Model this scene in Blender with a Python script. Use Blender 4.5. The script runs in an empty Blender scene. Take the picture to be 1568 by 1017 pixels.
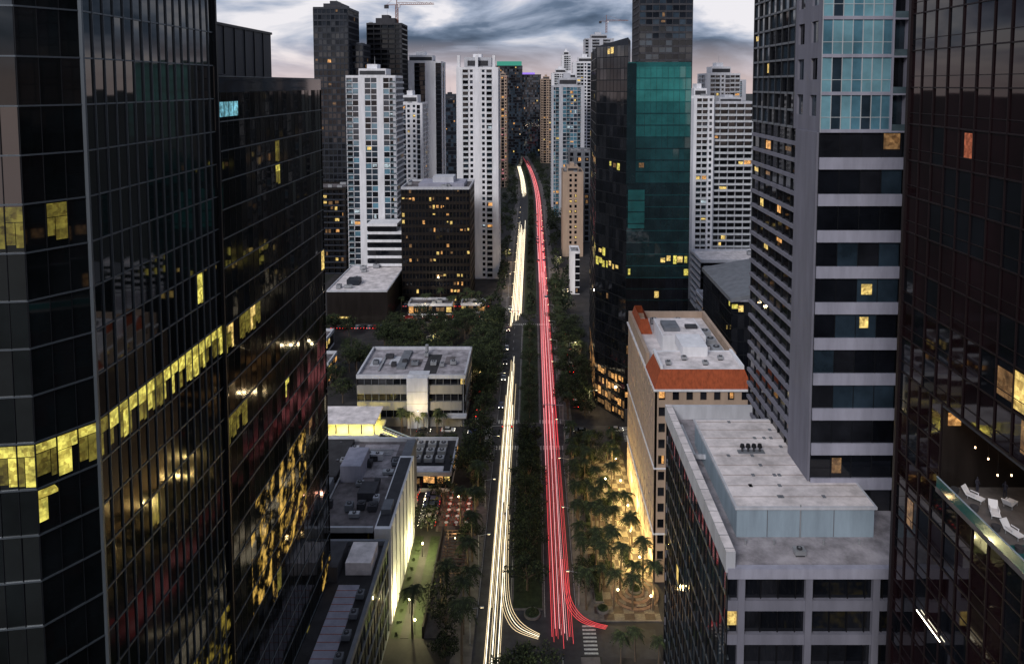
import bpy, math, random
from mathutils import Vector, Matrix
rnd=random.Random(11)
scn=bpy.context.scene
COL=scn.collection
pi=math.pi

# ------------------------------------------------------------ materials
def newmat(name):
    m=bpy.data.materials.new(name); m.use_nodes=True
    return m,m.node_tree,m.node_tree.nodes['Principled BSDF']
def noise_ramp(nt,c0,c1,scale,streak,p0=.32,p1=.68,detail=5):
    tc=nt.nodes.new('ShaderNodeTexCoord'); mp=nt.nodes.new('ShaderNodeMapping')
    mp.inputs['Scale'].default_value=(1,1,.18) if streak else (1,1,1)
    nz=nt.nodes.new('ShaderNodeTexNoise'); nz.inputs['Scale'].default_value=scale; nz.inputs['Detail'].default_value=detail
    nz.inputs['Roughness'].default_value=.65
    r=nt.nodes.new('ShaderNodeValToRGB'); e=r.color_ramp.elements
    e[0].position=p0; e[1].position=p1
    e[0].color=(*c0,1); e[1].color=(*c1,1)
    nt.links.new(tc.outputs['Object'],mp.inputs['Vector']); nt.links.new(mp.outputs[0],nz.inputs['Vector'])
    nt.links.new(nz.outputs['Fac'],r.inputs['Fac'])
    return r
def surf(name,col,rough=.8,var=.22,scale=.5,metal=0,streak=True,spec=.3):
    m,nt,p=newmat(name)
    r=noise_ramp(nt,[c*(1-var) for c in col],[min(.9,c*(1+var)) for c in col],scale,streak)
    nt.links.new(r.outputs[0],p.inputs['Base Color'])
    p.inputs['Roughness'].default_value=rough; p.inputs['Metallic'].default_value=metal
    p.inputs['Specular IOR Level'].default_value=spec
    return m
def glass(name,col,ior=1.7,rough=.04,var=.5):
    m,nt,p=newmat(name)
    r=noise_ramp(nt,[c*(1-var) for c in col],[c*(1+var) for c in col],.15,False)
    nt.links.new(r.outputs[0],p.inputs['Base Color'])
    p.inputs['Roughness'].default_value=rough; p.inputs['IOR'].default_value=ior
    return m
def lit(name,col,s,scale=2.6,lo=.5):
    m,nt,p=newmat(name)
    r=noise_ramp(nt,[c*.3 for c in col],col,.8,False,.35,.62,4)
    tc=nt.nodes.new('ShaderNodeTexCoord'); v=nt.nodes.new('ShaderNodeTexVoronoi'); v.distance='CHEBYCHEV'; v.inputs['Scale'].default_value=scale; v.inputs['Randomness'].default_value=.8
    nt.links.new(tc.outputs['Object'],v.inputs['Vector'])
    g=nt.nodes.new('ShaderNodeValToRGB'); e=g.color_ramp.elements; e[0].position=.15; e[0].color=(lo,lo*.9,lo*.8,1); e[1].position=.8; e[1].color=(1,1,1,1)
    sp=nt.nodes.new('ShaderNodeSeparateColor'); nt.links.new(v.outputs['Color'],sp.inputs[0]); nt.links.new(sp.outputs[0],g.inputs[0])
    mx=nt.nodes.new('ShaderNodeMixRGB'); mx.blend_type='MULTIPLY'; mx.inputs[0].default_value=1
    nt.links.new(r.outputs[0],mx.inputs[1]); nt.links.new(g.outputs[0],mx.inputs[2])
    p.inputs['Base Color'].default_value=(.02,.02,.02,1)
    nt.links.new(mx.outputs[0],p.inputs['Emission Color'])
    p.inputs['Emission Strength'].default_value=s
    p.inputs['Roughness'].default_value=.1
    m.cycles.emission_sampling='NONE'
    return m
def goldrefl(name,col,s):  # glowing noise patches that paint a golden reflection onto the glass
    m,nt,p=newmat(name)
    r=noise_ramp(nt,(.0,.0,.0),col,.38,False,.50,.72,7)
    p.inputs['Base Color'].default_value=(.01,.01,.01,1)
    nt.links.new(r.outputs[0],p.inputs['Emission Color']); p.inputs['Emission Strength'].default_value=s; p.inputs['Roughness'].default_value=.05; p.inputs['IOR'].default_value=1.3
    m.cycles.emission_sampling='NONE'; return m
def emit(name,col,s,sample=False):
    m,nt,p=newmat(name)
    p.inputs['Base Color'].default_value=(*[c*.3 for c in col],1)
    p.inputs['Emission Color'].default_value=(*col,1); p.inputs['Emission Strength'].default_value=s
    m.cycles.emission_sampling='AUTO' if sample else 'NONE'
    return m

M={}
M['white']=surf('white_stucco',(.72,.72,.75),var=.12)
M['offwhite']=surf('offwhite_concrete',(.47,.48,.52),var=.16)
M['cream']=surf('cream_stucco',(.40,.30,.23),var=.12)
M['beige']=surf('beige_concrete',(.24,.23,.21),var=.18)
M['gray']=surf('gray_concrete',(.15,.16,.18),var=.2)
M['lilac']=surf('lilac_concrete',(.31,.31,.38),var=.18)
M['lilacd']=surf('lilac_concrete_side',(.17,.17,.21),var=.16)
M['dgray']=surf('dark_concrete',(.045,.045,.052),var=.25)
M['slate']=surf('slate_cladding',(.020,.024,.034),var=.25,rough=.5)
M['brown']=surf('brown_granite',(.014,.011,.010),var=.3,rough=.35)
M['black']=surf('black_metal',(.007,.007,.009),rough=.4,var=.2)
M['mull']=surf('aluminium_mullion',(.12,.14,.16),rough=.4,metal=.6,var=.1)
M['mulld']=surf('dark_mullion',(.016,.018,.022),rough=.4,metal=.4,var=.1)
M['mullr']=surf('bronze_mullion',(.020,.013,.015),rough=.45,metal=.4,var=.1)
M['roofw']=surf('white_roof_membrane',(.66,.61,.61),var=.32,scale=.3,streak=False)
M['roofg']=surf('gray_roof_gravel',(.13,.115,.12),var=.5,scale=.3,streak=False)
M['roofl']=surf('pale_roof_gravel',(.29,.27,.29),var=.5,scale=.3,streak=False)
M['roofd']=surf('dark_roof_bitumen',(.03,.029,.032),var=.4,scale=.3,streak=False)
M['seam']=surf('roof_seam',(.30,.24,.22),var=.3,scale=1,streak=False)
M['terra']=surf('terracotta_tiles',(.32,.07,.025),var=.3,scale=2)
M['asphalt']=surf('asphalt',(.036,.035,.038),rough=.7,var=.4,scale=.35,streak=False)
M['ground']=surf('ground_soil',(.020,.022,.018),var=.5,scale=.08,streak=False)
M['walk']=surf('sidewalk_concrete',(.11,.10,.098),var=.4,scale=.4,streak=False)
M['lot']=surf('lot_paving',(.030,.028,.029),var=.5,scale=.2,streak=False)
M['grass']=surf('grass',(.018,.028,.011),var=.5,scale=.8,streak=False)
M['paint']=surf('road_paint',(.4,.4,.38),var=.4,scale=2,streak=False)
M['wood']=surf('pergola_wood',(.14,.09,.07),var=.3,scale=1)
M['trunk']=surf('bark',(.10,.075,.055),var=.3,scale=2)
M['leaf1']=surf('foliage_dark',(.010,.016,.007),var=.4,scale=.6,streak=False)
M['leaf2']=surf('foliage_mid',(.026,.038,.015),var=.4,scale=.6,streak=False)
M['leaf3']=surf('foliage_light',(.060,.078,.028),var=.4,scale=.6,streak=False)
M['palm']=surf('palm_frond',(.026,.036,.015),var=.4,scale=1,streak=False)
M['metal']=surf('galvanised_metal',(.35,.36,.38),rough=.45,metal=.4,var=.2)
M['tealp']=surf('pale_blue_panel',(.27,.34,.40),var=.16,rough=.5)
M['rubber']=surf('tyre_rubber',(.02,.02,.02),var=.2)
M['cloth']=surf('dark_cloth',(.03,.03,.045),var=.3)
M['crane']=surf('crane_steel',(.25,.1,.06),var=.2)
M['redp']=surf('red_canvas',(.35,.04,.03),var=.2)
M['g_left']=glass('tower_glass',(.0045,.0055,.006),1.22,.06)
M['g_left2']=glass('tower_glass_clear',(.008,.009,.009),1.3,.08)
M['g_left3']=glass('tower_glass_mirror',(.006,.008,.009),1.62,.03)
M['g_left4']=glass('tower_glass_mirror_front',(.006,.008,.009),2.1,.03)
M['g_dark']=glass('dark_glass',(.006,.007,.010),1.48,.03)
M['g_dark2']=glass('dark_glass_tinted',(.012,.013,.017),1.7,.05)
M['g_red']=glass('bronze_glass',(.011,.0045,.006),1.5,.03)
M['g_blue']=glass('blue_glass',(.022,.036,.052),1.7,.05)
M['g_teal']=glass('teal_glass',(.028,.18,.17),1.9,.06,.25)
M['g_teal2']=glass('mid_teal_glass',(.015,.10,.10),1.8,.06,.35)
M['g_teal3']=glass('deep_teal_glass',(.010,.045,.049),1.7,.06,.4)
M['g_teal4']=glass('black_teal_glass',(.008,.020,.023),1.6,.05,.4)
M['g_cyan']=glass('pale_cyan_glass',(.18,.36,.43),2.1,.07,.3)
M['g_cyan2']=glass('cyan_glass',(.09,.21,.28),2.1,.07,.4)
M['rail']=glass('balcony_rail_glass',(.09,.13,.15),1.6,.1)
M['railw']=surf('white_rail',(.5,.52,.54),var=.1)
M['l_warm']=lit('lit_window_warm',(1,.50,.16),1.3)
M['l_yel']=lit('lit_window_yellow',(1,.72,.22),1.4)
M['l_grn']=lit('lit_window_greenish',(.95,.84,.16),1.15)
M['l_grnd']=lit('lit_window_greenish_dim',(.5,.42,.07),.45)
M['l_gold']=goldrefl('painted_gold_reflection',(1,.60,.12),1.15)  # golden reflection painted as emission, no planting behind the panes
M['refl_golds']=goldrefl('painted_gold_reflection_dim',(.6,.44,.07),.6)  # dimmer copy of the painted golden reflection
M['l_cool']=lit('lit_window_cool',(.7,.88,1),1.0)
M['l_dim']=lit('lit_window_dim',(.55,.3,.12),.5)
M['refl_oran']=lit('painted_orange_sky_reflection',(.9,.25,.12),.55)  # reddish sky reflection painted as glowing panes
M['l_pink']=lit('lit_window_pink',(1,.4,.45),.9)
M['l_cyan']=lit('lit_window_cyan',(.3,.8,1),.9)
M['e_green']=emit('green_crown_light',(.05,.42,.30),.45)
M['e_vio']=emit('violet_crown_light',(.35,.2,.9),.8)
M['e_lamp']=emit('lamp_globe',(1,.78,.42),14)
M['e_lampw']=emit('lamp_white',(1,.92,.7),10)
M['e_red']=emit('tail_lamp',(1,.03,.02),5)
M['e_head']=emit('head_lamp',(1,.93,.75),8)
M['e_str']=emit('string_bulb',(1,.7,.4),6)
M['e_yelt']=emit('station_strip_light',(1,.85,.2),3)
M['t_w']=emit('headlight_trail_light',(1,.78,.46),1.6,True)
M['t_w2']=emit('headlight_trail_core',(1,.90,.68),3.0,True)
M['t_r']=emit('taillight_trail_light',(1,.085,.10),1.0,True)
M['t_p']=emit('taillight_trail_core',(1,.46,.48),1.4,True)
M['carpaint']=[surf('car_paint_'+n,c,rough=.3,var=.05,spec=.6) for n,c in
   (('white',(.6,.6,.6)),('black',(.02,.02,.02)),('silver',(.3,.31,.33)),('red',(.25,.02,.02)),('blue',(.03,.05,.14)))]
def checker(name,sc,c1,c2):
    m,nt,p=newmat(name)
    tc=nt.nodes.new('ShaderNodeTexCoord'); ck=nt.nodes.new('ShaderNodeTexChecker'); ck.inputs['Scale'].default_value=sc
    ck.inputs['Color1'].default_value=(*c1,1); ck.inputs['Color2'].default_value=(*c2,1)
    br=nt.nodes.new('ShaderNodeTexBrick'); br.inputs['Scale'].default_value=1.2
    br.inputs['Color1'].default_value=(1,1,1,1); br.inputs['Color2'].default_value=(.6,.6,.6,1); br.inputs['Mortar'].default_value=(.35,.35,.35,1)
    r=noise_ramp(nt,(.5,.5,.5),(1,1,1),.5,False)
    mx=nt.nodes.new('ShaderNodeMixRGB'); mx.blend_type='MULTIPLY'; mx.inputs[0].default_value=1
    m2=nt.nodes.new('ShaderNodeMixRGB'); m2.blend_type='MULTIPLY'; m2.inputs[0].default_value=1
    nt.links.new(tc.outputs['Object'],ck.inputs['Vector']); nt.links.new(tc.outputs['Object'],br.inputs['Vector'])
    nt.links.new(ck.outputs['Color'],mx.inputs[1]); nt.links.new(br.outputs['Color'],mx.inputs[2])
    nt.links.new(mx.outputs[0],m2.inputs[1]); nt.links.new(r.outputs[0],m2.inputs[2]); nt.links.new(m2.outputs[0],p.inputs['Base Color'])
    p.inputs['Roughness'].default_value=.7
    return m
M['plaza']=checker('plaza_paving',.45,(.085,.05,.042),(.20,.17,.15))
M['plaza2']=checker('plaza_pale_paving',.45,(.36,.31,.23),(.12,.085,.06))

# ------------------------------------------------------------ builder
class B:
    def __init__(s,name,o=(0,0,0)):
        s.name=name; s.o=Vector(o); s.p={}
    def face(s,part,mat,pts):
        d=s.p.get(part)
        if d is None: d=s.p[part]=dict(v=[],f=[],m=[],ms=[])
        if mat not in d['ms']: d['ms'].append(mat)
        k=len(d['v']); d['v'].extend(pts); d['f'].append(tuple(range(k,k+len(pts)))); d['m'].append(d['ms'].index(mat))
    def hexa(s,part,mat,c):
        d=s.p.get(part)
        if d is None: d=s.p[part]=dict(v=[],f=[],m=[],ms=[])
        if mat not in d['ms']: d['ms'].append(mat)
        k=len(d['v']); d['v'].extend(c); mi=d['ms'].index(mat)
        for f in ((0,3,2,1),(4,5,6,7),(0,1,5,4),(1,2,6,5),(2,3,7,6),(3,0,4,7)):
            d['f'].append(tuple(k+i for i in f)); d['m'].append(mi)
    def box(s,part,mat,x0,x1,y0,y1,z0,z1):
        s.hexa(part,mat,[(x0,y0,z0),(x1,y0,z0),(x1,y1,z0),(x0,y1,z0),(x0,y0,z1),(x1,y0,z1),(x1,y1,z1),(x0,y1,z1)])
    def strut(s,part,mat,a,b,r,r2=None):
        a=Vector(a); b=Vector(b); r2=r if r2 is None else r2
        d=(b-a).normalized(); u=d.cross(Vector((0,0,1)))
        if u.length<.01: u=Vector((1,0,0))
        u.normalize(); v=d.cross(u)
        c=[a-u*r-v*r,a+u*r-v*r,a+u*r+v*r,a-u*r+v*r,b-u*r2-v*r2,b+u*r2-v*r2,b+u*r2+v*r2,b-u*r2+v*r2]
        s.hexa(part,mat,[tuple(q) for q in c])
    def cyl(s,part,mat,x,y,z0,z1,r,r2=None,n=12,cap=True):
        r2=r if r2 is None else r2
        a=[(x+r*math.cos(2*pi*i/n),y+r*math.sin(2*pi*i/n),z0) for i in range(n)]
        b=[(x+r2*math.cos(2*pi*i/n),y+r2*math.sin(2*pi*i/n),z1) for i in range(n)]
        for i in range(n):
            j=(i+1)%n; s.face(part,mat,[a[i],a[j],b[j],b[i]])
        if cap: s.face(part,mat,b)
    def _mesh(s,nm,d):
        me=bpy.data.meshes.new(nm); o=s.o
        me.from_pydata([(v[0]-o.x,v[1]-o.y,v[2]-o.z) for v in d['v']],[],d['f'])
        for mt in d['ms']: me.materials.append(mt)
        me.polygons.foreach_set('material_index',d['m']); me.update(); return me
    def merged(s):
        D=dict(v=[],f=[],m=[],ms=[])
        for d in s.p.values():
            k=len(D['v']); D['v']+=d['v']; D['f']+=[tuple(i+k for i in f) for f in d['f']]
            for mt in d['ms']:
                if mt not in D['ms']: D['ms'].append(mt)
            D['m']+=[D['ms'].index(d['ms'][i]) for i in d['m']]
        return s._mesh(s.name,D)
    def done(s):
        if len(s.p)==1:
            ob=bpy.data.objects.new(s.name,s._mesh(s.name,list(s.p.values())[0])); ob.location=s.o; COL.objects.link(ob); return ob
        e=bpy.data.objects.new(s.name,None); e.location=s.o; COL.objects.link(e)
        for n,d in s.p.items():
            ob=bpy.data.objects.new(n,s._mesh(n,d)); ob.parent=e; COL.objects.link(ob)
        return e
def place(name,me,x,y,z=0,rot=0,sc=1):
    ob=bpy.data.objects.new(name,me); ob.location=(x,y,z); ob.rotation_euler=(0,0,rot)
    ob.scale=(sc,sc,sc) if not isinstance(sc,tuple) else sc
    COL.objects.link(ob); return ob

# ------------------------------------------------------------ facades
def S(wall='offwhite',pat='G',fh=4,bw=3,sp=.4,rec=.15,mull=None,mw=.1,mo=.08,gl=('g_dark',),lp=.06,lits=('l_warm','l_yel','l_dim'),rail='rail',bo=.4,litf=None,tilt=.01,band=None,hm=0,sub=True):
    return dict(locals())
def facade(b,p0,p1,z0,z1,st):
    p0=Vector(p0); p1=Vector(p1); d=p1-p0; L=d.length; d=d/L; n=Vector((d.y,-d.x))
    nf=max(1,round((z1-z0)/st['fh'])); fh=(z1-z0)/nf
    nb=max(1,round(L/st['bw'])); w=L/nb
    pat=st['pat']; wall=M[st['wall']]; sp=st['sp']; rec=st['rec']; band=M[st['band'] or st['wall']]
    gl=[M[g] for g in st['gl']]; lits=[M[g] for g in st['lits']]; deep='B' in pat; back=-1.4 if deep else -rec-.3
    def P(s,q,z): return (p0.x+d.x*s+n.x*q,p0.y+d.y*s+n.y*q,z)
    def ob(part,mat,s0,s1,q0,q1,za,zb):
        b.hexa(part,mat,[P(s0,q1,za),P(s1,q1,za),P(s1,q0,za),P(s0,q0,za),P(s0,q1,zb),P(s1,q1,zb),P(s1,q0,zb),P(s0,q0,zb)])
    last=[False]*nf; t=st['tilt']
    def win(s0,s1,za,zb,q,i):
        lt=lits
        if st['litf'] is None: pr=st['lp']
        else:
            pr=st['litf'](P((s0+s1)/2,0,za))
            if isinstance(pr,tuple): pr,lt=pr[0],[M[k] for k in pr[1:]]
        if last[i]: pr=min(.97,pr*3.0+.03)
        l=rnd.random()<pr; last[i]=l
        a=rnd.gauss(0,t); c=rnd.gauss(0,t)
        mt=rnd.choice(lt) if l else None
        refl=l and mt in (M['l_gold'],M['refl_golds'])
        base=mt if refl else rnd.choice(gl)
        b.face('windows',base,[P(s0,q+a,za),P(s1,q-a,za),P(s1,q-a+c,zb),P(s0,q+a+c,zb)])
        if l and not refl:
            h=zb-za; ww=s1-s0; e=.04
            if st['sub']:
                fw=rnd.uniform(.35,.95); o=rnd.uniform(0,1-fw); hb=rnd.uniform(.05,.5); ht=rnd.uniform(.7,.97)
                b.face('lit_rooms',mt,[P(s0+ww*o,q+e,za+h*hb),P(s0+ww*(o+fw),q+e,za+h*hb),P(s0+ww*(o+fw),q+e,za+h*ht),P(s0+ww*o,q+e,za+h*ht)])
            else:
                h1=rnd.uniform(.06,.3); h2=rnd.uniform(.55,.8); g0=.07; sp_=rnd.uniform(.3,.7)
                b.face('lit_rooms',mt,[P(s0+g0,q+e,za+h*h2),P(s1-g0,q+e,za+h*h2),P(s1-g0,q+e,zb-.12),P(s0+g0,q+e,zb-.12)])
                dm=M['l_grnd'] if rnd.random()<.45 else mt
                b.face('lit_rooms',dm,[P(s0+g0,q+e,za+h*h1),P(s0+ww*sp_,q+e,za+h*h1),P(s0+ww*sp_,q+e,za+h*h2-.06),P(s0+g0,q+e,za+h*h2-.06)])
                if rnd.random()<.75:
                    dm=M['l_grnd'] if rnd.random()<.4 else mt
                    b.face('lit_rooms',dm,[P(s0+ww*sp_+.06,q+e,za+h*(h1*.6)),P(s1-g0,q+e,za+h*(h1*.6)),P(s1-g0,q+e,za+h*h2-.06),P(s0+ww*sp_+.06,q+e,za+h*h2-.06)])
    allG=all(c=='G' for c in pat)
    for i in range(nf):
        zb=z0+i*fh
        if allG: ob('spandrels',band,0,L,-rec-.3,0,zb,zb+sp)
    for j in range(nb):
        c=pat[j%len(pat)]; s0=j*w; s1=s0+w
        if c=='W': ob('walls',wall,s0+.01,s1-.01,back,.12,z0,z1); continue
        if c=='w':
            a=w*.26; ob('walls',wall,s0,s0+a,back,.0,z0,z1); ob('walls',wall,s1-a,s1,back,.0,z0,z1)
            for i in range(nf):
                zb=z0+i*fh; ob('walls',wall,s0+a,s1-a,back,-.01,zb,zb+fh*.42); win(s0+a,s1-a,zb+fh*.42,zb+fh,-.35,i)
            continue
        for i in range(nf):
            zb=z0+i*fh
            if c=='G':
                win(s0,s1,zb+sp,zb+fh,-rec,i)
                if not allG: ob('spandrels',band,s0,s1,back,-.02,zb,zb+sp)
                if st['hm']: ob('frames',M[st['mull'] or 'mull'],s0,s1,-rec,-rec+.06,zb+sp+(fh-sp)*st['hm']-.04,zb+sp+(fh-sp)*st['hm']+.04)
            else:
                win(s0,s1,zb+.25,zb+fh,-1.35,i)
                ob('balconies',wall,s0+.004,s1-.004,-1.38,st['bo'],zb,zb+.26)
                ob('railings',M[st['rail']],s0+.05,s1-.05,st['bo']-.12,st['bo']-.05,zb+.26,zb+1.2)
    if st['mull']:
        mm=M[st['mull']]
        for j in range(nb+1):
            s=j*w; ob('mullions',mm,s-st['mw']/2,s+st['mw']/2,-rec-.02,st['mo'],z0,z1)
    elif deep:
        for j in range(nb+1):
            s=j*w; ob('piers',wall,s-.14,s+.14,-1.42,.06,z0,z1)
def plainwall(b,p0,p1,z0,z1,mat):
    b.face('walls',mat,[(*p0,z0),(*p1,z0),(*p1,z1),(*p0,z1)])
def hvac(b,x,y,z,sx,sy,h,mat=None):
    mt=mat or M['metal']
    b.box('rooftop_units',mt,x,x+sx,y,y+sy,z+.3,z+h)
    b.box('rooftop_units',M['dgray'],x+.15,x+sx-.15,y+.15,y+sy-.15,z,z+.3)
    k=max(1,int(sx/2))
    for i in range(k):
        cx=x+(i+.5)*sx/k; r=min(sx/k,sy)*.33
        b.cyl('rooftop_units',M['dgray'],cx,y+sy/2,z+h,z+h+.18,r,n=10)
        b.cyl('rooftop_units',mt,cx,y+sy/2,z+h+.18,z+h+.24,r*.4,n=8)
def roof(b,poly,z,mat,par=1.0,pm=None,th=.35):
    b.face('roof',mat,[(x,y,z) for x,y in poly])
    n=len(poly); pm=pm or M['offwhite']
    for i in range(n):
        p=Vector(poly[i]); q=Vector(poly[(i+1)%n]); d=(q-p); L=d.length; d/=L; nn=Vector((d.y,-d.x))
        def P(s,o,zz): return (p.x+d.x*s+nn.x*o,p.y+d.y*s+nn.y*o,zz)
        z0=z-.3; z1=z+par
        b.hexa('parapet',pm,[P(0,.16,z0),P(L-.01,.16,z0),P(L-.01,-th,z0),P(0,-th,z0),P(0,.16,z1),P(L-.01,.16,z1),P(L-.01,-th,z1),P(0,-th,z1)])
def tower(name,x0,x1,y0,y1,z1,st,side=None,z0=0,roofm='roofg',crown=0,crownm=None,base=None,n_units=4,par=1.1):
    cx=(x0+x1)/2; b=B(name,(cx,(y0+y1)/2,0)); side=side or st
    facade(b,(x0,y0),(x1,y0),z0,z1,st)
    w=M[st['wall']]
    if cx<0:
        facade(b,(x1,y0),(x1,y1),z0,z1,side); plainwall(b,(x0,y1),(x0,y0),z0,z1,w)
    else:
        facade(b,(x0,y1),(x0,y0),z0,z1,side); plainwall(b,(x1,y0),(x1,y1),z0,z1,w)
    plainwall(b,(x1,y1),(x0,y1),z0,z1,w)
    roof(b,[(x0,y0),(x1,y0),(x1,y1),(x0,y1)],z1,M[roofm],par,M[crownm] if crownm else w)
    if crown:
        a=.22*(x1-x0); c=.2*(y1-y0)
        b.box('penthouse',w,x0+a,x1-a,y0+c,y1-c,z1,z1+crown)
        b.box('penthouse',M['dgray'],x0+a+.5,x1-a-.5,y0+c-.1,y0+c+.2,z1+crown*.3,z1+crown*.75)
        b.box('penthouse',w,x0+a*1.7,x1-a*1.9,y0+c*1.5,y1-c*1.5,z1+crown,z1+crown*1.5)
        b.strut('antenna',M['metal'],((x0+x1)/2,(y0+y1)/2,z1+crown),((x0+x1)/2,(y0+y1)/2,z1+crown*2.4),.15,.05)
    for k in range(n_units):
        hvac(b,rnd.uniform(x0+1,x1-5),rnd.uniform(y0+1,y1-4),z1,rnd.uniform(2,4),rnd.uniform(1.5,3),rnd.uniform(1.2,2.2))
    return b

# ============================================================ LEFT GLASS TOWERS
def lf1(p):
    x,y,z=p
    if 79.5<z<84: return (.93 if y<80 else .8,'l_grn','l_grn','l_grn','l_grnd')
    if 99<z<103 and y<60.5: return (.35,'l_grn','l_grnd')
    if z<48 and y>70: return (.5,'refl_golds')
    if 60<z<76 and y>66: return .03
    if 104<z: return .003
    return .008
G1=S('black','G',fh=4.04,bw=1.6,sp=.14,rec=.1,mull='mull',mw=.06,mo=.05,gl=('g_left','g_left','g_left2'),litf=lf1,lits=('l_grn','l_grnd','l_grnd'),tilt=.006,band='mull',sub=False)
G1c=dict(G1); G1c.update(bw=1.5,mw=.05,mo=-.04,mull='mulld',gl=('g_left4','g_left3'),tilt=.012)
zs=22*190/47
b=B('glass_office_tower',(-55,75,0))
facade(b,(-62,55.5),(-41.8,58.4),0,190,G1c)
facade(b,(-41.8,58.4),(-39,62.6),0,190,G1c)
facade(b,(-39,62.6),(-39,88.6),0,zs,G1)
facade(b,(-39,62.6),(-39,88.6),zs,190,dict(G1,gl=('g_left3',),tilt=.01))
facade(b,(-39,88.6),(-62,88.6),0,190,dict(G1c,bw=6))
b.face('roof',M['roofd'],[(-62,55.5,190),(-41.8,58.4,190),(-39,62.6,190),(-39,88.6,190),(-62,88.6,190)])
b.box('corner_fin',M['mull'],-39.15,-38.85,62.45,62.7,0,190)
b.box('corner_fin',M['mulld'],-39.3,-38.7,88.5,88.9,0,190)
b.done()
def lf2(p):
    x,y,z=p
    if 78<z<82.5: return (.9 if y<99 else .15,'l_grn','l_yel','l_grnd')
    if 66<z<71 and y<96: return (.6,'l_grn','l_grnd')
    if 100<z<109: return (.04,'l_grnd','l_dim')
    if 37<z<54 and 96<y<121: return (.8,'l_gold')  # panes carrying the painted golden reflection
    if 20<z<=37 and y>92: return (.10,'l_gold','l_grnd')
    return .014
G2=S('black','G',fh=4.0,bw=1.9,sp=.14,rec=.1,mull='mulld',mw=.05,mo=-.06,gl=('g_left','g_left2'),litf=lf2,lits=('l_grn','l_yel','l_grnd','l_dim'),tilt=.009,band='mull',sub=False)
b=B('glass_office_tower',(-55,110,0))
facade(b,(-39.3,88.9),(-39.3,134),0,84,G2)
facade(b,(-39.3,88.9),(-39.3,134),84,114,dict(G2,gl=('g_left3','g_left2')))
facade(b,(-39.3,134),(-66,134),0,114,dict(G2,bw=4))
facade(b,(-66,88.9),(-39.3,88.9),113,114.2,dict(G2,bw=4))
b.box('roof',M['roofd'],-66,-39.6,89,133.7,113.6,114)
b.box('parapet',M['g_blue'],-39.5,-39.3,89,134,114,116)
b.box('parapet',M['mull'],-39.55,-39.25,89,134,116,116.12)
b.box('parapet',M['gray'],-66,-39.3,133.8,134.1,114,116)
b.box('penthouse',M['slate'],-64,-47,92,130,114,123.9)
b.box('penthouse',M['mulld'],-64.2,-46.8,91.8,130.2,123.9,124.3)
for i in range(9):
    b.box('penthouse',M['mulld'],-47,-46.85,94+i*4,94.15+i*4,114,123.9)
for i in range(4): b.box('lit_rooms_cool',M['l_cyan'],-39.35,-39.28,90.3+i*1.5,91.4+i*1.5,110.9,112.8)
hvac(b,-45,100,114,3,3,2.2); hvac(b,-45,116,114,3,5,2); 
b.done()

# ============================================================ RIGHT DARK TOWER with terrace
def lfr(p):
    x,y,z=p
    if 103<z<107.5 and 63<y<72: return (.22,'refl_oran')  # orange sky reflection painted on as emission
    if 84<z<89 and y<76: return (.12,'l_yel','l_dim')
    if 18<z<40 and y>66: return (.12,'refl_golds')
    return (.006,'l_dim','l_warm')
GR=S('black','G',fh=3.95,bw=2.4,sp=.14,rec=.12,mull='mullr',mw=.07,mo=.04,gl=('g_red','g_dark','g_red'),litf=lfr,tilt=.008,band='mullr',hm=.3)
b=B('glass_office_tower',(60,60,0))
T0=73.6; T1=82.4
facade(b,(42,80.2),(42,30),0,T0-.5,GR)
facade(b,(42,80.2),(42,71.6),T0-.5,T1,GR)
facade(b,(42,80.2),(42,30),T1,175,GR)
facade(b,(75,80.2),(42,80.2),0,175,dict(GR,bw=6,hm=0))
facade(b,(42,30),(75,30),0,175,dict(GR,bw=6,hm=0))
b.box('corner_fin',M['mullr'],41.8,42.3,80,80.5,0,175)
b.box('terrace_floor',M['walk'],41.7,52,30,71.6,T0-.5,T0)
b.box('terrace_floor',M['dgray'],51.5,52,30,71.6,T0,T1)
b.box('terrace_floor',M['brown'],42.1,52,71.4,71.6,T0,T1)
b.box('terrace_ceiling',M['dgray'],42.05,52,30,71.5,T1-.3,T1-.01)
b.box('balustrade',M['g_teal2'],41.72,41.8,32,71.5,T0+.02,T0+1.1)
b.box('balustrade',M['tealp'],41.68,41.84,32,71.5,T0+1.1,T0+1.15)
for i in range(4):
    b.box('bar_windows',M['l_dim'],51.4,51.48,52+i*5,54.6+i*5,T0+.8,T0+3.4)
for i in range(5):
    b.box('bar_windows',M['l_warm'],42.6+i*1.9,43.9+i*1.9,71.3,71.38,T1-2.2,T1-.9)
b.box('pool',M['g_teal2'],43,46.5,50,62,T0+.01,T0+.05)
for k in range(6): b.cyl('planters',M['dgray'],43+k*.1,70.4-k*3.1,T0,T0+.5,.3,.4,n=10)
b.box('light_strip',M['e_lampw'],41.86,41.9,70,74.5,57.9,58.0)
b.done()
for i in range(16):
    b=B('string_light_bulb'); x=rnd.uniform(43,50); y=rnd.uniform(58,70.5); z=T1-.3; zb=z-1.2-rnd.random()*2
    b.cyl('bulb',M['e_str'],x,y,zb-.16,zb,.07,n=6)
    b.strut('bulb',M['black'],(x,y,zb),(x,y,z),.01)
    b.done()
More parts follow.
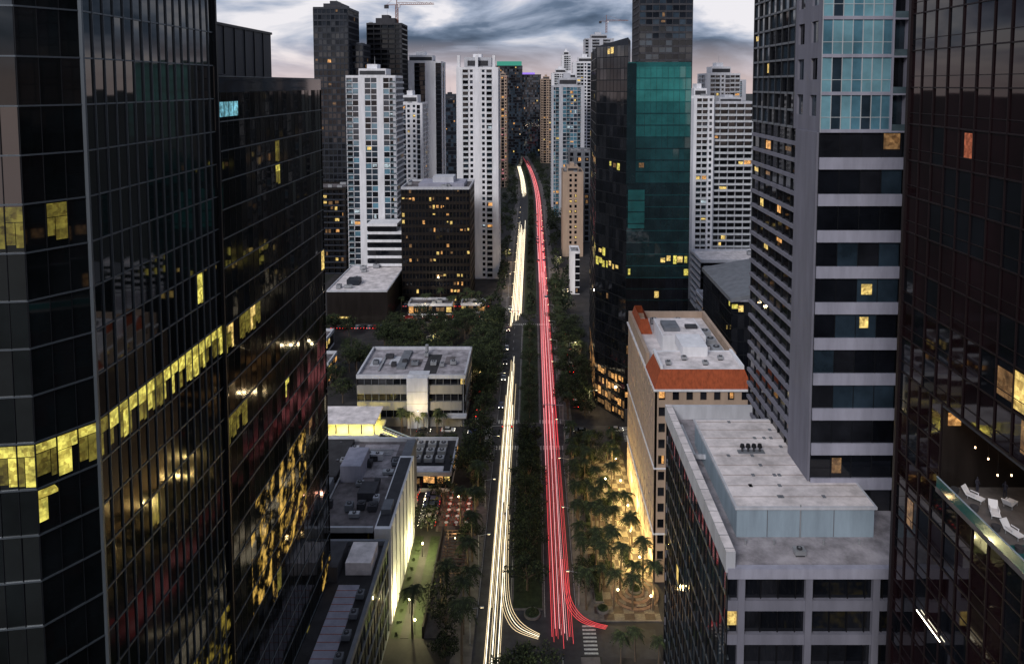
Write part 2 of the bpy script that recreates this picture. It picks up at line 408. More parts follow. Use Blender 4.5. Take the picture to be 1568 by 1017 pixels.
def chair():
    b=B('lounge_chair'); w=M['white']
    b.box('a',w,-.4,.4,-.9,.5,.32,.42)
    b.hexa('a',w,[(-.4,.5,.34),(.4,.5,.34),(.4,.58,.34),(-.4,.58,.34),(-.4,1.0,1.05),(.4,1.0,1.05),(.4,1.08,1.02),(-.4,1.08,1.02)])
    for x in(-.36,.36):
        for y in(-.8,.42): b.box('a',M['metal'],x-.03,x+.03,y-.03,y+.03,0,.32)
        b.box('a',w,x-.04,x+.04,-.3,.5,.62,.68); b.box('a',w,x-.03,x+.03,-.28,-.22,.42,.62)
    return b.merged()
cm=chair()
for x,y,r in((44.2,69.2,.6),(44.6,66.6,-.4),(44.3,63.5,.3),(47,68,2.2)): place('lounge_chair',cm,x,y,T0,r)
def person(x,y,z,rot):
    V=[(0,0,.95),(0,0,1.15),(0,.02,1.38),(0,.02,1.5),(0,0,1.62),(0,0,1.74),
       (.19,.02,1.42),(.27,.02,1.15),(.24,-.12,.92),(-.19,.02,1.42),(-.27,.02,1.15),(-.22,-.2,1.0),
       (.1,0,.9),(.12,-.03,.5),(.12,.02,.07),(.13,-.14,.04),(-.1,0,.9),(-.12,-.04,.5),(-.13,.03,.07),(-.14,-.13,.04)]
    E=[(0,1),(1,2),(2,3),(3,4),(4,5),(2,6),(6,7),(7,8),(2,9),(9,10),(10,11),(0,12),(12,13),(13,14),(14,15),(0,16),(16,17),(17,18),(18,19)]
    Rr=[.14,.13,.15,.06,.095,.07,.065,.045,.035,.065,.045,.035,.1,.065,.045,.035,.1,.065,.045,.035]
    me=bpy.data.meshes.new('person'); me.from_pydata(V,E,[]); me.materials.append(M['cloth'])
    ob=bpy.data.objects.new('person',me); COL.objects.link(ob); ob.location=(x,y,z); ob.rotation_euler=(0,0,rot)
    s=ob.modifiers.new('skin','SKIN'); sv=me.skin_vertices[0].data
    for i,r in enumerate(Rr): sv[i].radius=(r,r*.8,)
    sv[0].use_root=True
    u=ob.modifiers.new('sub','SUBSURF'); u.levels=1; u.render_levels=2
person(45.2,70.3,T0,.4); person(47.5,69.5,T0,2)

# ============================================================ STRIPED TOWER right
ST=S('lilac','G',fh=5.42,bw=2.9,sp=1.75,rec=.35,mull='mulld',mw=.07,mo=-.25,gl=('g_dark','g_dark','g_dark2','g_blue'),lp=.05,lits=('l_warm','l_yel','l_dim'),tilt=.012)
STt=S('lilac','G',fh=5.42,bw=1.45,sp=.5,rec=.2,mull='railw',mw=.06,mo=-.02,gl=('g_cyan2','g_cyan','g_cyan','g_blue'),lp=.015,lits=('l_warm','l_cyan'),tilt=.012,band='lilac',hm=.35)
b=B('residential_tower',(60,120,0))
zt=108
facade(b,(42,104.5),(54.3,104.5),0,zt,ST)
facade(b,(54.3,104.5),(75,104.5),0,zt,ST)
facade(b,(42,104.5),(52.2,104.5),zt,168,STt)
facade(b,(52.2,104.5),(54.6,104.5),zt,168,S('lilac','B',fh=5.42,bw=2.4,bo=-.1,gl=('g_dark','g_blue'),rail='rail'))
facade(b,(54.6,104.5),(75,104.5),zt,168,STt)
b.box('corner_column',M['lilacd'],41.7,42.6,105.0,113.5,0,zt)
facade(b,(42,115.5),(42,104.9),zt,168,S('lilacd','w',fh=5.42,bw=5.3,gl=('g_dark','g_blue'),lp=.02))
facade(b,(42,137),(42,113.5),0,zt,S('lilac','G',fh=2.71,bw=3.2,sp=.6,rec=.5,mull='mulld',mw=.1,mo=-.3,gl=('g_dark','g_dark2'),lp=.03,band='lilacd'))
facade(b,(42,137),(42,115.5),zt,168,S('gray','G',fh=2.71,bw=3.2,sp=.35,rec=.3,mull='mulld',mw=.3,mo=.02,gl=('g_dark','g_blue'),lp=.02))
b.box('core',M['lilac'],43.6,75,106.5,137,0,168)
b.box('roof',M['roofg'],42,75,104.6,137,168,169)
b.done()

# ============================================================ LOW GLASS BUILDING right (roof z 50.5)
b=B('office_building',(45,112,0))
W=S('gray','G',fh=4.2,bw=2.2,sp=.3,rec=.12,mull='mulld',mw=.07,mo=.03,gl=('g_dark2','g_dark','g_blue'),lp=.03,lits=('l_cool','l_yel','l_dim'),band='mull')
facade(b,(26,135),(26,91.5),0,50.5,W)
F=S('gray','G',fh=4.75,bw=2.3,sp=1.45,rec=.6,gl=('g_dark','g_dark','g_dark2'),mull='black',mw=.12,mo=-.4,lp=.06,lits=('l_yel','l_dim'),band='lilacd')
facade(b,(26,91.5),(75,91.5),2,49.5,F)
for x in (27.5,36.5,45.5): b.box('columns',M['lilacd'],x,x+.9,91.35,92,0,49.4)
b.box('cornice',M['lilac'],26,75,91.1,92,49.5,50.9)
facade(b,(75,135),(26,135),0,50.5,dict(F,bw=5))
b.face('roof',M['roofl'],[(26,91.5,50.5),(75,91.5,50.5),(75,135,50.5),(26,135,50.5)])
b.hexa('parapet',M['offwhite'],[(25.75,91.3,50.3),(27,91.3,50.3),(27,135.3,50.3),(25.75,135.3,50.3),(25.75,91.3,53.2),(27,91.3,53.2),(27,135.3,53.2),(25.75,135.3,53.2)])
b.face('parapet',M['roofw'],[(25.75,91.3,53.204),(27,91.3,53.204),(27,135.3,53.204),(25.75,135.3,53.204)])
for i in range(16): b.box('parapet',M['gray'],25.7,27.03,92+i*2.8,92.08+i*2.8,53.1,53.23)
b.box('parapet',M['offwhite'],27.01,44,134.7,135.4,50.3,53.1)
b.box('roof_hall',M['tealp'],29.2,48.8,98.5,125,50.5,54.7)
b.box('roof_hall',M['offwhite'],28.9,49.1,98.2,125.3,54.7,55.1)
b.face('roof_hall',M['roofw'],[(29.2,98.5,55.104),(48.8,98.5,55.104),(48.8,125,55.104),(29.2,125,55.104)])
for i in range(9):
    y=100.8+i*2.9
    b.box('roof_seams',M['seam'],29.3,48.7,y,y+.1,55.1,55.14)
    for q in range(3):
        x=rnd.uniform(30,47); b.box('roof_seams',M['gray'],x,x+.5,y-.3,y+.4,55.1,55.17)
for x in(33.5,38.2,43): b.box('roof_hall',M['gray'],x,x+.1,98.42,98.5,50.6,54.7)
for i in range(4):
    x=34.3+i*.95
    b.cyl('vents',M['dgray'],x,113.5,55.1,56,.18,n=8); b.cyl('vents',M['black'],x,113.5,56,56.5,.42,.3,n=10)
b.box('vents',M['gray'],33.6,37.9,113,114,55.1,55.3)
for i,x in enumerate((30,34,41,46)):
    b.cyl('vents',M['metal'],x,96.8,50.5,51.2,.16,n=8)
b.strut('pipes',M['offwhite'],(27.9,120,51),(27.9,131,51),.35); b.strut('pipes',M['offwhite'],(27.9,120,51),(29.2,117,52.5),.35)
b.strut('pipes',M['metal'],(38.2,98.3,50.6),(38.2,98.3,55.4),.07)
hvac(b,36,94,50.5,1.5,1.2,.9)
b.done()

# ============================================================ TERRACOTTA-ROOF BUILDING
b=B('terracotta_roof_building',(39,182,0))
cr=S('cream','w',fh=3.9,bw=3.1,gl=('g_dark','g_dark2'),lp=.12,lits=('l_warm','l_yel'))
facade(b,(28,205),(28,159),0,45.5,cr)
facade(b,(28,159),(50,159),0,45.5,cr)
plainwall(b,(50,159),(50,205),0,45.5,M['cream']); plainwall(b,(50,205),(28,205),0,45.5,M['cream'])
b.box('cornice',M['white'],27.6,50.4,158.6,205.4,45.5,46)
for z in(11.7,27.3): b.box('cornice',M['white'],27.75,50.2,158.75,205.2,z-.15,z+.15)
def mans(x0,x1,y0,y1,z0,z1,ins):
    o=[(x0,y0),(x1,y0),(x1,y1),(x0,y1)]; i_=[(x0+ins,y0+ins),(x1-ins,y0+ins),(x1-ins,y1-ins),(x0+ins,y1-ins)]
    for k in range(4):
        j=(k+1)%4; b.face('mansard',M['terra'],[(*o[k],z0),(*o[j],z0),(*i_[j],z1),(*i_[k],z1)])
mans(27.8,50.2,158.8,172,46,50,1.6)
b.face('roof',M['roofw'],[(29,160,47.6),(49,160,47.6),(49,204,47.6),(29,204,47.6)])
b.box('parapet',M['cream'],28,28.8,172.1,204.9,46,49.4); b.box('parapet',M['cream'],49.2,50,172.1,204.9,46,49.4)
b.box('parapet',M['cream'],28.81,49.19,204,204.8,46,49.4)
b.box('parapet',M['white'],29.4,48.6,171.2,171.9,47.6,50.1)
b.box('parapet',M['white'],29.4,30,160.6,171.1,48,50.8);b.box('parapet',M['white'],48,48.6,160.6,171.1,48,50.8)
b.face('roof',M['roofw'],[(29.4,160.4,50.02),(48.6,160.4,50.02),(48.6,171.3,50.02),(29.4,171.3,50.02)])
mans(28,33,190,204.8,46.2,51.5,1.5)
b.box('penthouse',M['white'],33,44,178,192,47.6,51.5); b.box('penthouse',M['white'],36,42,168,177,50.02,52.4)
b.box('penthouse',M['roofw'],33.3,43.7,178.3,191.7,51.5,51.6)
b.box('penthouse',M['gray'],34,38,181,187,51.6,52.6); b.box('penthouse',M['dgray'],40,43,183,185,51.6,52.3)
for q in range(5): hvac(b,30+q*3.4,195+(q%2)*3,47.6,2,2,1.5)
for q in range(3): hvac(b,45,175+q*6,47.6,2.5,3,1.8)
for q in range(4): hvac(b,31+q*4.3,162.5+(q%2)*3,50.02,1.3,1.2,.9)
b.done()

# ============================================================ DARK TEAL GLASS SKYSCRAPER
def lft(p):
    x,y,z=p
    if 84.5<z<88: return .25
    if 47<z<56: return (.12,'l_grn','l_yel')
    if z<12: return (.3,'l_warm','l_dim')
    return (.015,'l_dim','l_yel')
b=B('glass_skyscraper',(42,262,0))
TG=S('slate','G',fh=3.9,bw=1.9,sp=.3,rec=.1,mull='mulld',mw=.05,mo=-.05,gl=('g_dark','g_dark2','g_dark'),litf=lft,lits=('l_yel','l_warm','l_grn','l_dim'),band='mulld')
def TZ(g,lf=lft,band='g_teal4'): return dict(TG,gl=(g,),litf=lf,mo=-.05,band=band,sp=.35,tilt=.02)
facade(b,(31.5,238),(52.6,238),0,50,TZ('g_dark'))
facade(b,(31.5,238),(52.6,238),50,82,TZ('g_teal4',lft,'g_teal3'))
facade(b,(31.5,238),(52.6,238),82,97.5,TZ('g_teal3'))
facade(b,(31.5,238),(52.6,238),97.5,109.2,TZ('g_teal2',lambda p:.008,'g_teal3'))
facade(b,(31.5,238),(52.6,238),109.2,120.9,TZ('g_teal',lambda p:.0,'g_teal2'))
facade(b,(22.5,253),(31.5,238),0,128,TG)
facade(b,(24,296),(22.5,253),0,128,TG)
plainwall(b,(52.6,238),(52.6,296),0,120,M['slate']); plainwall(b,(52.6,296),(24,296),0,120,M['slate'])
b.face('roof',M['roofd'],[(31.5,238,120.4),(52.6,238,120.4),(52.6,296,120.4),(24,296,120.4),(24,253,120.4)])
b.box('parapet',M['g_teal2'],31.7,52.5,238.05,238.3,120.9,122.4)
b.box('corner_strip',M['g_teal4'],31.3,34.3,237.7,237.95,82,122)
b.hexa('crown',M['slate'],[(22.6,253,128),(31.6,238.2,128),(34,250,128),(26,270,128),(22.6,253,128.3),(31.6,238.2,130.5),(34,250,130),(26,270,128.5)])
b.face('crown',M['slate'],[(31.6,238.2,120),(34,250,120),(34,250,130),(31.6,238.2,130)])
b.face('crown',M['slate'],[(34,250,120),(26,296,120),(26,296,128),(34,250,130)])
b.box('teal_panels',M['g_teal2'],32,37.5,237.72,237.84,67,80)
for i in range(3): b.box('teal_panels',M['g_teal4'],32,37.5,237.66,237.715,68.5+i*3.9,68.8+i*3.9)
b.box('podium',M['dgray'],31.5,56,236.5,237.6,0,5)
b.done()

# ============================================================ SKYLINE right
apt_w=S('white','WBBwGBBW',fh=3.2,bw=3.4,sp=.7,gl=('g_dark','g_blue','g_dark2'),lp=.06,lits=('l_warm','l_yel','l_cool'),rail='railw')
apt_t=S('offwhite','GBWGBG',fh=3.3,bw=3.2,sp=.5,gl=('g_cyan2','g_blue','g_cyan2'),lp=.06,lits=('l_warm','l_yel','l_cool'),rail='rail')
apt_b=S('offwhite','B',fh=3.4,bw=4.2,gl=('g_dark','g_dark2'),lp=.06,lits=('l_warm','l_yel'),rail='railw',bo=.8)
off_b=S('slate','G',fh=3.9,bw=2.5,sp=.7,rec=.2,gl=('g_dark','g_blue'),lp=.025)
T=tower
T('high_rise_tower',62,93,420,450,205,S('dgray','G',fh=4,bw=4,sp=1.1,rec=.3,gl=('g_dark','g_blue','g_dark2'),lp=.03,band='dgray',mull='dgray',mw=.3,mo=-.02)).done()
T('apartment_tower',84,96,380,405,108,apt_w,apt_b,crown=5).done()
T('apartment_tower',96.3,118,384,405,105,apt_b,crown=3).done()
T('parking_garage',84,125,352,376,27,S('offwhite','G',fh=3.2,bw=6,sp=1.3,rec=1,gl=('g_dark',),lp=0),n_units=2,roofm='roofw').done()
T('parking_garage',80,128,318,345,14,S('offwhite','G',fh=3.5,bw=6,sp=1.2,rec=1,gl=('g_dark',),lp=.3),n_units=0,roofm='roofl').done()
T('apartment_tower',125,150,520,545,122,apt_w,crown=6).done()
T('apartment_tower',150,178,600,625,118,apt_t,crown=4).done()
T('apartment_tower',17,45,620,650,113,apt_t,crown=8).done()
T('apartment_tower',24,44,652,670,120,apt_w,crown=5).done()
T('apartment_tower',40,64,705,730,136,apt_w,crown=6).done()
T('apartment_tower',62,96,850,880,168,S('offwhite','GWG',fh=3.6,bw=4,sp=.8,gl=('g_dark','g_blue'),lp=.12,lits=('l_pink','l_warm')),crown=6).done()
T('apartment_tower',90,106,780,800,152,apt_w,crown=4).done()
T('apartment_tower',27,52,1000,1030,130,apt_w,crown=7).done()
T('apartment_tower',44,58,1080,1100,158,apt_w,crown=7).done()
T('apartment_tower',12,29,1050,1080,122,S('cream','wG',fh=3.6,bw=4,sp=.8,gl=('g_dark',),lp=.06),crown=5).done()
T('apartment_tower',-6,8,1300,1320,128,apt_w,crown=7).done()
T('mid_rise_building',20.5,34,475,500,56,S('cream','WwwW',fh=3.6,bw=3.2,gl=('g_dark',),lp=.25,lits=('l_warm','l_yel')),crown=4).done()
T('mid_rise_building',21,26,388,402,23,S('white','WG',fh=3.6,bw=2.4,gl=('g_dark',),lp=.1),n_units=1).done()
T('mid_rise_building',27,44,520,545,66,S('gray','GW',fh=3.8,bw=3,sp=1,gl=('g_dark',),lp=.1)).done()
b=B('curved_roof_building',(64,215,0))
facade(b,(58,205),(75,205),0,52,TG); facade(b,(58,240),(58,205),0,52,TG)
b.hexa('roof',M['gray'],[(57.5,204.5,52),(75,204.5,55),(75,240,55),(57.5,240,52),(57.5,204.5,53.2),(75,204.5,56.5),(75,240,56.5),(57.5,240,53.2)])
b.done()

# ============================================================ SKYLINE left
dk=S('slate','G',fh=4,bw=2.8,sp=1.1,rec=.3,gl=('g_dark','g_dark2'),lp=.03,lits=('l_warm','l_dim','l_dim'),mull='slate',mw=.5,mo=-.05)
T('high_rise_tower',-142,-119.6,470,500,164,dk,crown=4).done()
T('high_rise_tower',-119.4,-112,478,500,141,dict(dk,bw=2.5)).done()
T('apartment_tower',-135,-113,430,455,52,S('brown','B',fh=3.4,bw=4,gl=('g_dark',),lp=.15,rail='slate')).done()
T('construction_tower',-119,-94,520,545,158,S('dgray','B',fh=3.6,bw=5,gl=('g_dark',),lp=.03,bo=.3,rail='mulld'),crown=5).done()
T('apartment_tower',-104,-76.5,402,425,119,S('white','BGWGGWGB',fh=3.25,bw=3.3,sp=.4,gl=('g_cyan2','g_blue','g_blue','g_dark'),lp=.06,lits=('l_cool','l_warm','l_yel')),apt_b,crown=5).done()
T('apartment_tower',-90,-72,470,495,102,S('white','wGwwG',fh=3.3,bw=3.4,gl=('g_dark','g_blue'),lp=.05),apt_w,crown=6).done()
T('apartment_tower',-104,-71,560,590,132,S('white','GWWGGWWG',fh=3.6,bw=4,sp=.5,gl=('g_dark',),lp=.04,band='slate'),crown=6).done()
T('high_rise_tower',-90,-72,700,720,100,off_b,crown=5).done()
T('apartment_tower',-44.2,-20,420,446,124,S('white','WBwWwBW',fh=3.25,bw=3.45,gl=('g_dark','g_dark2','g_blue'),lp=.05,lits=('l_warm','l_cool'),rail='railw'),apt_w,crown=6,n_units=3).done()
b=B('tower_crown',(-32,433,124)); 
for x in(-43,-32.5,-22.5): b.box('fins',M['white'],x-.8,x+.8,421,424,124,132)
b.box('fins',M['offwhite'],-40,-24,424,440,124,131); b.box('louvres',M['dgray'],-38,-26,423.8,424,126,129); b.done()
T('apartment_tower',-38,-28,800,830,124,S('cream','wG',fh=3.5,bw=3.4,gl=('g_dark',),lp=.2,lits=('l_pink','l_warm')),crown=4).done()
b=T('high_rise_tower',-50,-14,1000,1030,140,off_b); b.box('crown_lights',M['e_green'],-49,-15,999.6,1029,141.2,147); b.done()
b=T('high_rise_tower',-31,14,1150,1180,130,dict(off_b,lp=.012,wall='slate'),crown=0); b.box('crown_lights',M['e_vio'],-20,4,1149.5,1151,131.2,134); b.done()
T('high_rise_tower',-74,-58,880,900,110,off_b,crown=5).done()
T('apartment_tower',-58,-46,600,620,70,apt_w,crown=3).done()
ofc=S('brown','G',fh=4.1,bw=1.8,sp=1.5,rec=.3,gl=('g_dark',),mull='brown',mw=.5,mo=.03,lp=.15,lits=('l_warm','l_yel','l_dim'))
b=T('office_building',-68,-32.5,370,400,61,ofc,crown=0,n_units=5,crownm='offwhite'); b.box('penthouse',M['offwhite'],-53,-42,380,392,61,66); b.box('penthouse',M['lilac'],-60,-36,376,396,61,63); b.done()
b=B('stepped_terrace_building',(-80,395,0))
for i in range(9):
    z=i*4.4; x1=-66-max(0,i-5)*2.5
    b.box('slabs',M['white'],-90,x1,386,400,z+3,z+4.4); b.box('windows',M['g_dark'],-89.6,x1-.4,386.6,399,z,z+3)
b.done()
b=T('low_commercial_building',-99,-70,340,388,15.7,S('brown','W',fh=15,bw=8),roofm='roofw',n_units=6,par=.5,crownm='offwhite'); b.box('entrance',M['slate'],-92,-86,350,356,15.7,18.5)
b.box('sign',M['l_yel'],-98,-88,339.7,339.8,2.5,3.4); b.done()
for (x0,x1,y0,y1,h) in ((-62,-40,352,362,5),(-36,-24,356,364,4),(-100,-88,300,312,6),(-92,-78,268,280,8)):
    T('shop_pavilion',x0,x1,y0,y1,h,S('offwhite','G',fh=5,bw=3,sp=.8,gl=('g_dark',),lp=.5),roofm='roofg',n_units=2).done()

# ============================================================ BEIGE MODERN BUILDING
b=B('concrete_office_building',(-41,248,0))
BG=S('beige','G',fh=5.6,bw=2.6,sp=2.9,rec=.9,gl=('g_dark','g_dark2'),lp=.15,lits=('l_cool','l_yel'),mull='gray',mw=.15,mo=-.5)
facade(b,(-59,235),(-42,235),0,16.9,BG); facade(b,(-35,235),(-22.5,235),0,16.9,BG)
b.box('stair_tower',M['offwhite'],-42,-35,233.6,240,0,17.3)
for i in range(3): b.box('stair_tower',M['beige'],-42.02,-34.98,233.56,233.62,4.2+i*4.2,4.3+i*4.2)
facade(b,(-22.5,235),(-22.5,261),0,16.9,BG)
plainwall(b,(-59,261),(-59,235),0,16.9,M['beige']); plainwall(b,(-22.5,261),(-59,261),0,16.9,M['beige'])
roof(b,[(-59,235),(-22.5,235),(-22.5,261),(-59,261)],16.9,M['roofl'],1.0,M['offwhite'],.5)
b.box('canopy',M['offwhite'],-60.5,-52,231,235,4.6,5.1); b.box('canopy',M['offwhite'],-30,-22,232,234.9,4.2,4.7)
b.cyl('stack',M['metal'],-38.4,256,16.9,20.5,.6,n=10)
for q in range(9): hvac(b,-56+q*3.4,239+rnd.random()*16,16.9,rnd.uniform(1.2,3),2,1.4,M[rnd.choice(('metal','gray','dgray'))])
b.box('rooftop_units',M['gray'],-47,-44,242,258,16.9,17.7); b.box('rooftop_units',M['metal'],-53,-52.4,240,256,17.1,17.5)
for q in range(5): b.box('roof_patch',M[rnd.choice(('roofg','roofd','offwhite'))],-57+q*6.5,-54+q*6.5+rnd.random()*2,237+rnd.random()*10,250+rnd.random()*8,16.905+q*.002,16.93+q*.002)
b.done()

# ============================================================ STATION left
b=B('transit_station',(-57,223,0))
b.box('platform',M['offwhite'],-72,-48,218,229,4.6,5.4)
b.box('canopy',M['roofw'],-71,-49,217.5,229.5,9.2,9.6)
for i in range(6):
    for y in(219,228): b.box('columns',M['gray'],-70+i*4,-69.6+i*4,y,y+.4,0,9.2)
b.box('lights',M['e_yelt'],-70.5,-49.5,218.4,218.7,8.7,8.95); b.box('lights',M['e_yelt'],-70.5,-49.5,224,224.3,8.9,9.1)
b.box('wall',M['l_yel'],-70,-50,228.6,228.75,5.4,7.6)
for i in range(16):
    x=-48+i*.8; b.box('stairs',M['offwhite'],x,x+.8,219.5,222.5,5.2-i*.33,5.4-i*.33)
b.strut('stairs',M['e_yelt'],(-48,219.4,6.4),(-35,219.4,1),.08); b.strut('stairs',M['tealp'],(-48,222.6,6.2),(-35,222.6,.8),.15)
b.done()

# ============================================================ LOWER LEFT BUILDINGS
b=B('low_rise_building',(-45,161,0))
dkw=S('dgray','G',fh=4,bw=3,sp=1.6,rec=.3,gl=('g_dark',),lp=.05)
facade(b,(-62,147),(-34,147),0,20,dkw)
b.box('walls',M['white'],-33.5,-30,146,176,0,21.2)
b.box('walls',M['dgray'],-33.2,-30.5,147,175,21.2,21.3)
b.box('walls',M['gray'],-33.1,-31,151,155,21.3,22.4)
b.face('roof',M['roofg'],[(-62,147,20),(-33.5,147,20),(-33.5,186,20),(-62,186,20)])
plainwall(b,(-33.5,186),(-62,186),0,20,M['gray']); b.box('walls',M['gray'],-33.4,-31,176.1,186,0,20.6)
b.box('parapet',M['offwhite'],-62,-34,146.8,147.3,19.8,21); b.box('parapet',M['offwhite'],-62,-31,185.5,186.2,19.8,21)
b.box('roof_patch',M['roofd'],-60,-46,149,158,20.01,20.08); b.box('roof_patch',M['roofl'],-44,-35,168,184,20.01,20.08); b.box('roof_step',M['roofd'],-60,-47,166,184,20.01,21.5)
for i in range(7): b.box('walls',M['gray'],-29.99,-29.85,147+i*4.4,147.2+i*4.4,0,21.1)
b.box('penthouse',M['lilac'],-46,-41,166,175,20,24); b.box('penthouse',M['gray'],-52,-47,160,164,20,22.4); b.box('penthouse',M['dgray'],-40,-36,158,163,20,22)
for q in range(26): hvac(b,-54+rnd.random()*19,149+rnd.random()*34,20,rnd.uniform(1.0,3.0),rnd.uniform(.8,2.2),rnd.uniform(.7,2),M[rnd.choice(('metal','gray','dgray','offwhite'))])
for i in range(4): b.strut('pipes',M['metal'],(-50+i*1.2,152,20.5),(-50+i*1.2,168,20.5),.14)
for i in range(4): b.strut('pipes',M['metal'],(-52,178+i*.9,20.4),(-36,178+i*.9,20.4),.1)
b.done()
b=B('low_rise_building',(-40,125,0))
facade(b,(-30,105),(-30,143.5),0,19.5,S('slate','G',fh=4.6,bw=2.6,sp=.5,rec=.2,gl=('g_blue','g_dark2','g_dark'),mull='mulld',mw=.1,mo=-.08,lp=.03,band='gray'))
b.face('roof',M['roofd'],[(-50,105,19.5),(-30,105,19.5),(-30,143.5,19.5),(-50,143.5,19.5)])
b.box('parapet',M['gray'],-30.6,-29.85,105,143.5,19.3,20.5); b.box('parapet',M['gray'],-50,-30.6,143,143.7,19.3,20.5)
b.box('tile_deck',M['lilac'],-37,-33,105,131,19.5,19.7)
for i in range(14): b.box('tile_deck',M['terra'],-37,-33,106+i*1.8,106.12+i*1.8,19.7,19.72)
b.box('penthouse',M['roofw'],-36.5,-31.5,134,140.5,19.5,22); b.box('penthouse',M['dgray'],-41,-37.5,132,140,19.5,22.5)
for q in range(4): hvac(b,-32.8,112+q*5,19.5,1.4,1.6,1.2,M['gray'])
b.done()
b=B('restaurant_building',(-27,205,0))
facade(b,(-36,196),(-23,196),0,5,S('offwhite','G',fh=5,bw=2.2,sp=1,gl=('g_dark',),lp=.6)); facade(b,(-23,196),(-23,216),0,5,S('offwhite','G',fh=5,bw=2.2,sp=1,gl=('g_dark',),lp=.4))
roof(b,[(-36,196),(-23,196),(-23,216),(-36,216)],5,M['roofd'],.9,M['offwhite'])
b.box('roof_deck',M['roofw'],-35,-25.5,197,200,5.01,5.4)
for q in range(9): hvac(b,-35+(q%3)*3.4,202+(q//3)*4.3,5,2.4,2.2,1.5)
b.done()
b=B('pergola',(-18,164,0))
for x in(-21,-15.8):
    for y in(156,161,166,171.5): b.box('posts',M['wood'],x,x+.25,y,y+.25,0,4)
for i in range(14): b.box('slats',M['wood'],-21.3,-15.2,156+i*1.2,156.25+i*1.2,4.2,4.4)
for i in range(6): b.box('beams',M['wood'],-21.2+i*1.18,-21+i*1.18,155.7,172,4,4.2)
b.done()
def cafe():
    b=B('cafe_table')
    b.cyl('a',M['white'],0,0,.7,.75,.5,n=12); b.cyl('a',M['metal'],0,0,0,.7,.05,n=6); b.cyl('a',M['metal'],0,0,0,.04,.3,n=8)
    for k in range(4):
        a=k*pi/2; x=.85*math.cos(a); y=.85*math.sin(a)
        b.box('a',M['wood'],x-.2,x+.2,y-.2,y+.2,.42,.48)
        for sx in(-.17,.17):
            for sy in(-.17,.17): b.box('a',M['black'],x+sx-.02,x+sx+.02,y+sy-.02,y+sy+.02,0,.42)
        b.box('a',M['redp'],x*1.22-.2,x*1.22+.2,y*1.22-.03,y*1.22+.03,.48,.9) if k%2 else b.box('a',M['redp'],x*1.22-.03,x*1.22+.03,y*1.22-.2,y*1.22+.2,.48,.9)
    return b.merged()
cfm=cafe()
for i in range(3):
    for j in range(6): place('cafe_table',cfm,-22.5+i*2.6,180.5+j*2.8,.14,rnd.random()*3)

# ============================================================ GROUND / ROADS
def rx(y): return 0 if y<650 else -((y-650)/500)**2*22
b=B('ground'); b.face('g',M['ground'],[(-5000,-600,0),(5000,-600,0),(5000,9000,0),(-5000,9000,0)]); b.done()
def strip(name,mat,xa,xb,y0,y1,z,step=25,h=0):
    b=B(name); y=y0
    while y<y1-.01:
        yn=min(y1,y+step if y>=640 else max(y+step,min(650,y1)))
        a,c=rx(y),rx(yn)
        if h: b.hexa('s',mat,[(xa+a,y,z),(xb+a,y,z),(xb+c,yn,z),(xa+c,yn,z),(xa+a,y,z+h),(xb+a,y,z+h),(xb+c,yn,z+h),(xa+c,yn,z+h)])
        else: b.face('s',mat,[(xa+a,y,z),(xb+a,y,z),(xb+c,yn,z),(xa+c,yn,z)])
        y=yn
    return b.done()
b=B('paving'); b.face('p',M['lot'],[(-120,60,.004),(-16,60,.004),(-16,640,.004),(-120,640,.004)]); b.face('p',M['lot'],[(14,60,.004),(140,60,.004),(140,640,.004),(14,640,.004)]); b.done()
strip('avenue_road',M['asphalt'],-12.2,9.8,60,1200,.02)
b=B('cross_street'); b.face('p',M['asphalt'],[(-150,224,.012),(150,224,.012),(150,235.5,.012),(-150,235.5,.012)]); b.done()
b=B('cross_street'); b.face('p',M['asphalt'],[(-150,340,.012),(22,340,.012),(22,351,.012),(-150,351,.012)]); b.done()
b=B('side_street'); b.face('p',M['asphalt'],[(9.7,137.5,.012),(26,136.5,.012),(26,144.5,.012),(9.7,146.5,.012)]); b.done()
for (a,c) in ((60,135),(150,222),(237,338),(353,640),(640,1190)):
    strip('median',M['walk'],-4.5,2.5,a,c,.01,h=.14); strip('median_grass',M['grass'],-4.25,2.25,a+.5,c-.5,.01,h=.17)
for (a,c) in ((60,223),(236.5,339),(352,1190)):
    strip('sidewalk',M['walk'],-16.5,-12.2,a,c,.008,h=.13)
for (a,c) in ((60,137),(147,223),(236.5,1190)):
    strip('sidewalk',M['walk'],9.8,13.6,a,c,.008,h=.13)
b=B('lane_markings')
y=62
while y<640:
    if not(222<y<238):
        for x in(-8.35,6.15): b.face('m',M['paint'],[(x-.07,y,.026),(x+.07,y,.026),(x+.07,y+3,.026),(x-.07,y+3,.026)])
    y+=9
for x in(-12.0,-4.75,2.75,9.6): 
    for (a,c) in((60,135),(148,222),(238,338)): b.face('m',M['paint'],[(x-.05,a,.026),(x+.05,a,.026),(x+.05,c,.026),(x-.05,c,.026)])
for yy in(219.5,237.0,337):
    for i in range(22):
        x=-11.6+i; b.face('m',M['paint'],[(x,yy,.028),(x+.5,yy,.028),(x+.5,yy+2.6,.028),(x,yy+2.6,.028)])
for xx in(-16,10.4,-60,30):
    for i in range(10):
        y=225+i; b.face('m',M['paint'],[(xx,y,.028),(xx+2.4,y,.028),(xx+2.4,y+.5,.028),(xx,y+.5,.028)])
for i in range(8): b.face('m',M['paint'],[(10.6,137.8+i*1.05,.028),(13.4,137.8+i*1.05,.028),(13.4,138.3+i*1.05,.028),(10.6,138.3+i*1.05,.028)])
b.done()
b=B('plaza'); b.face('p',M['plaza'],[(13.6,147,.14),(27.8,147,.14),(27.8,222,.14),(13.6,222,.14)])
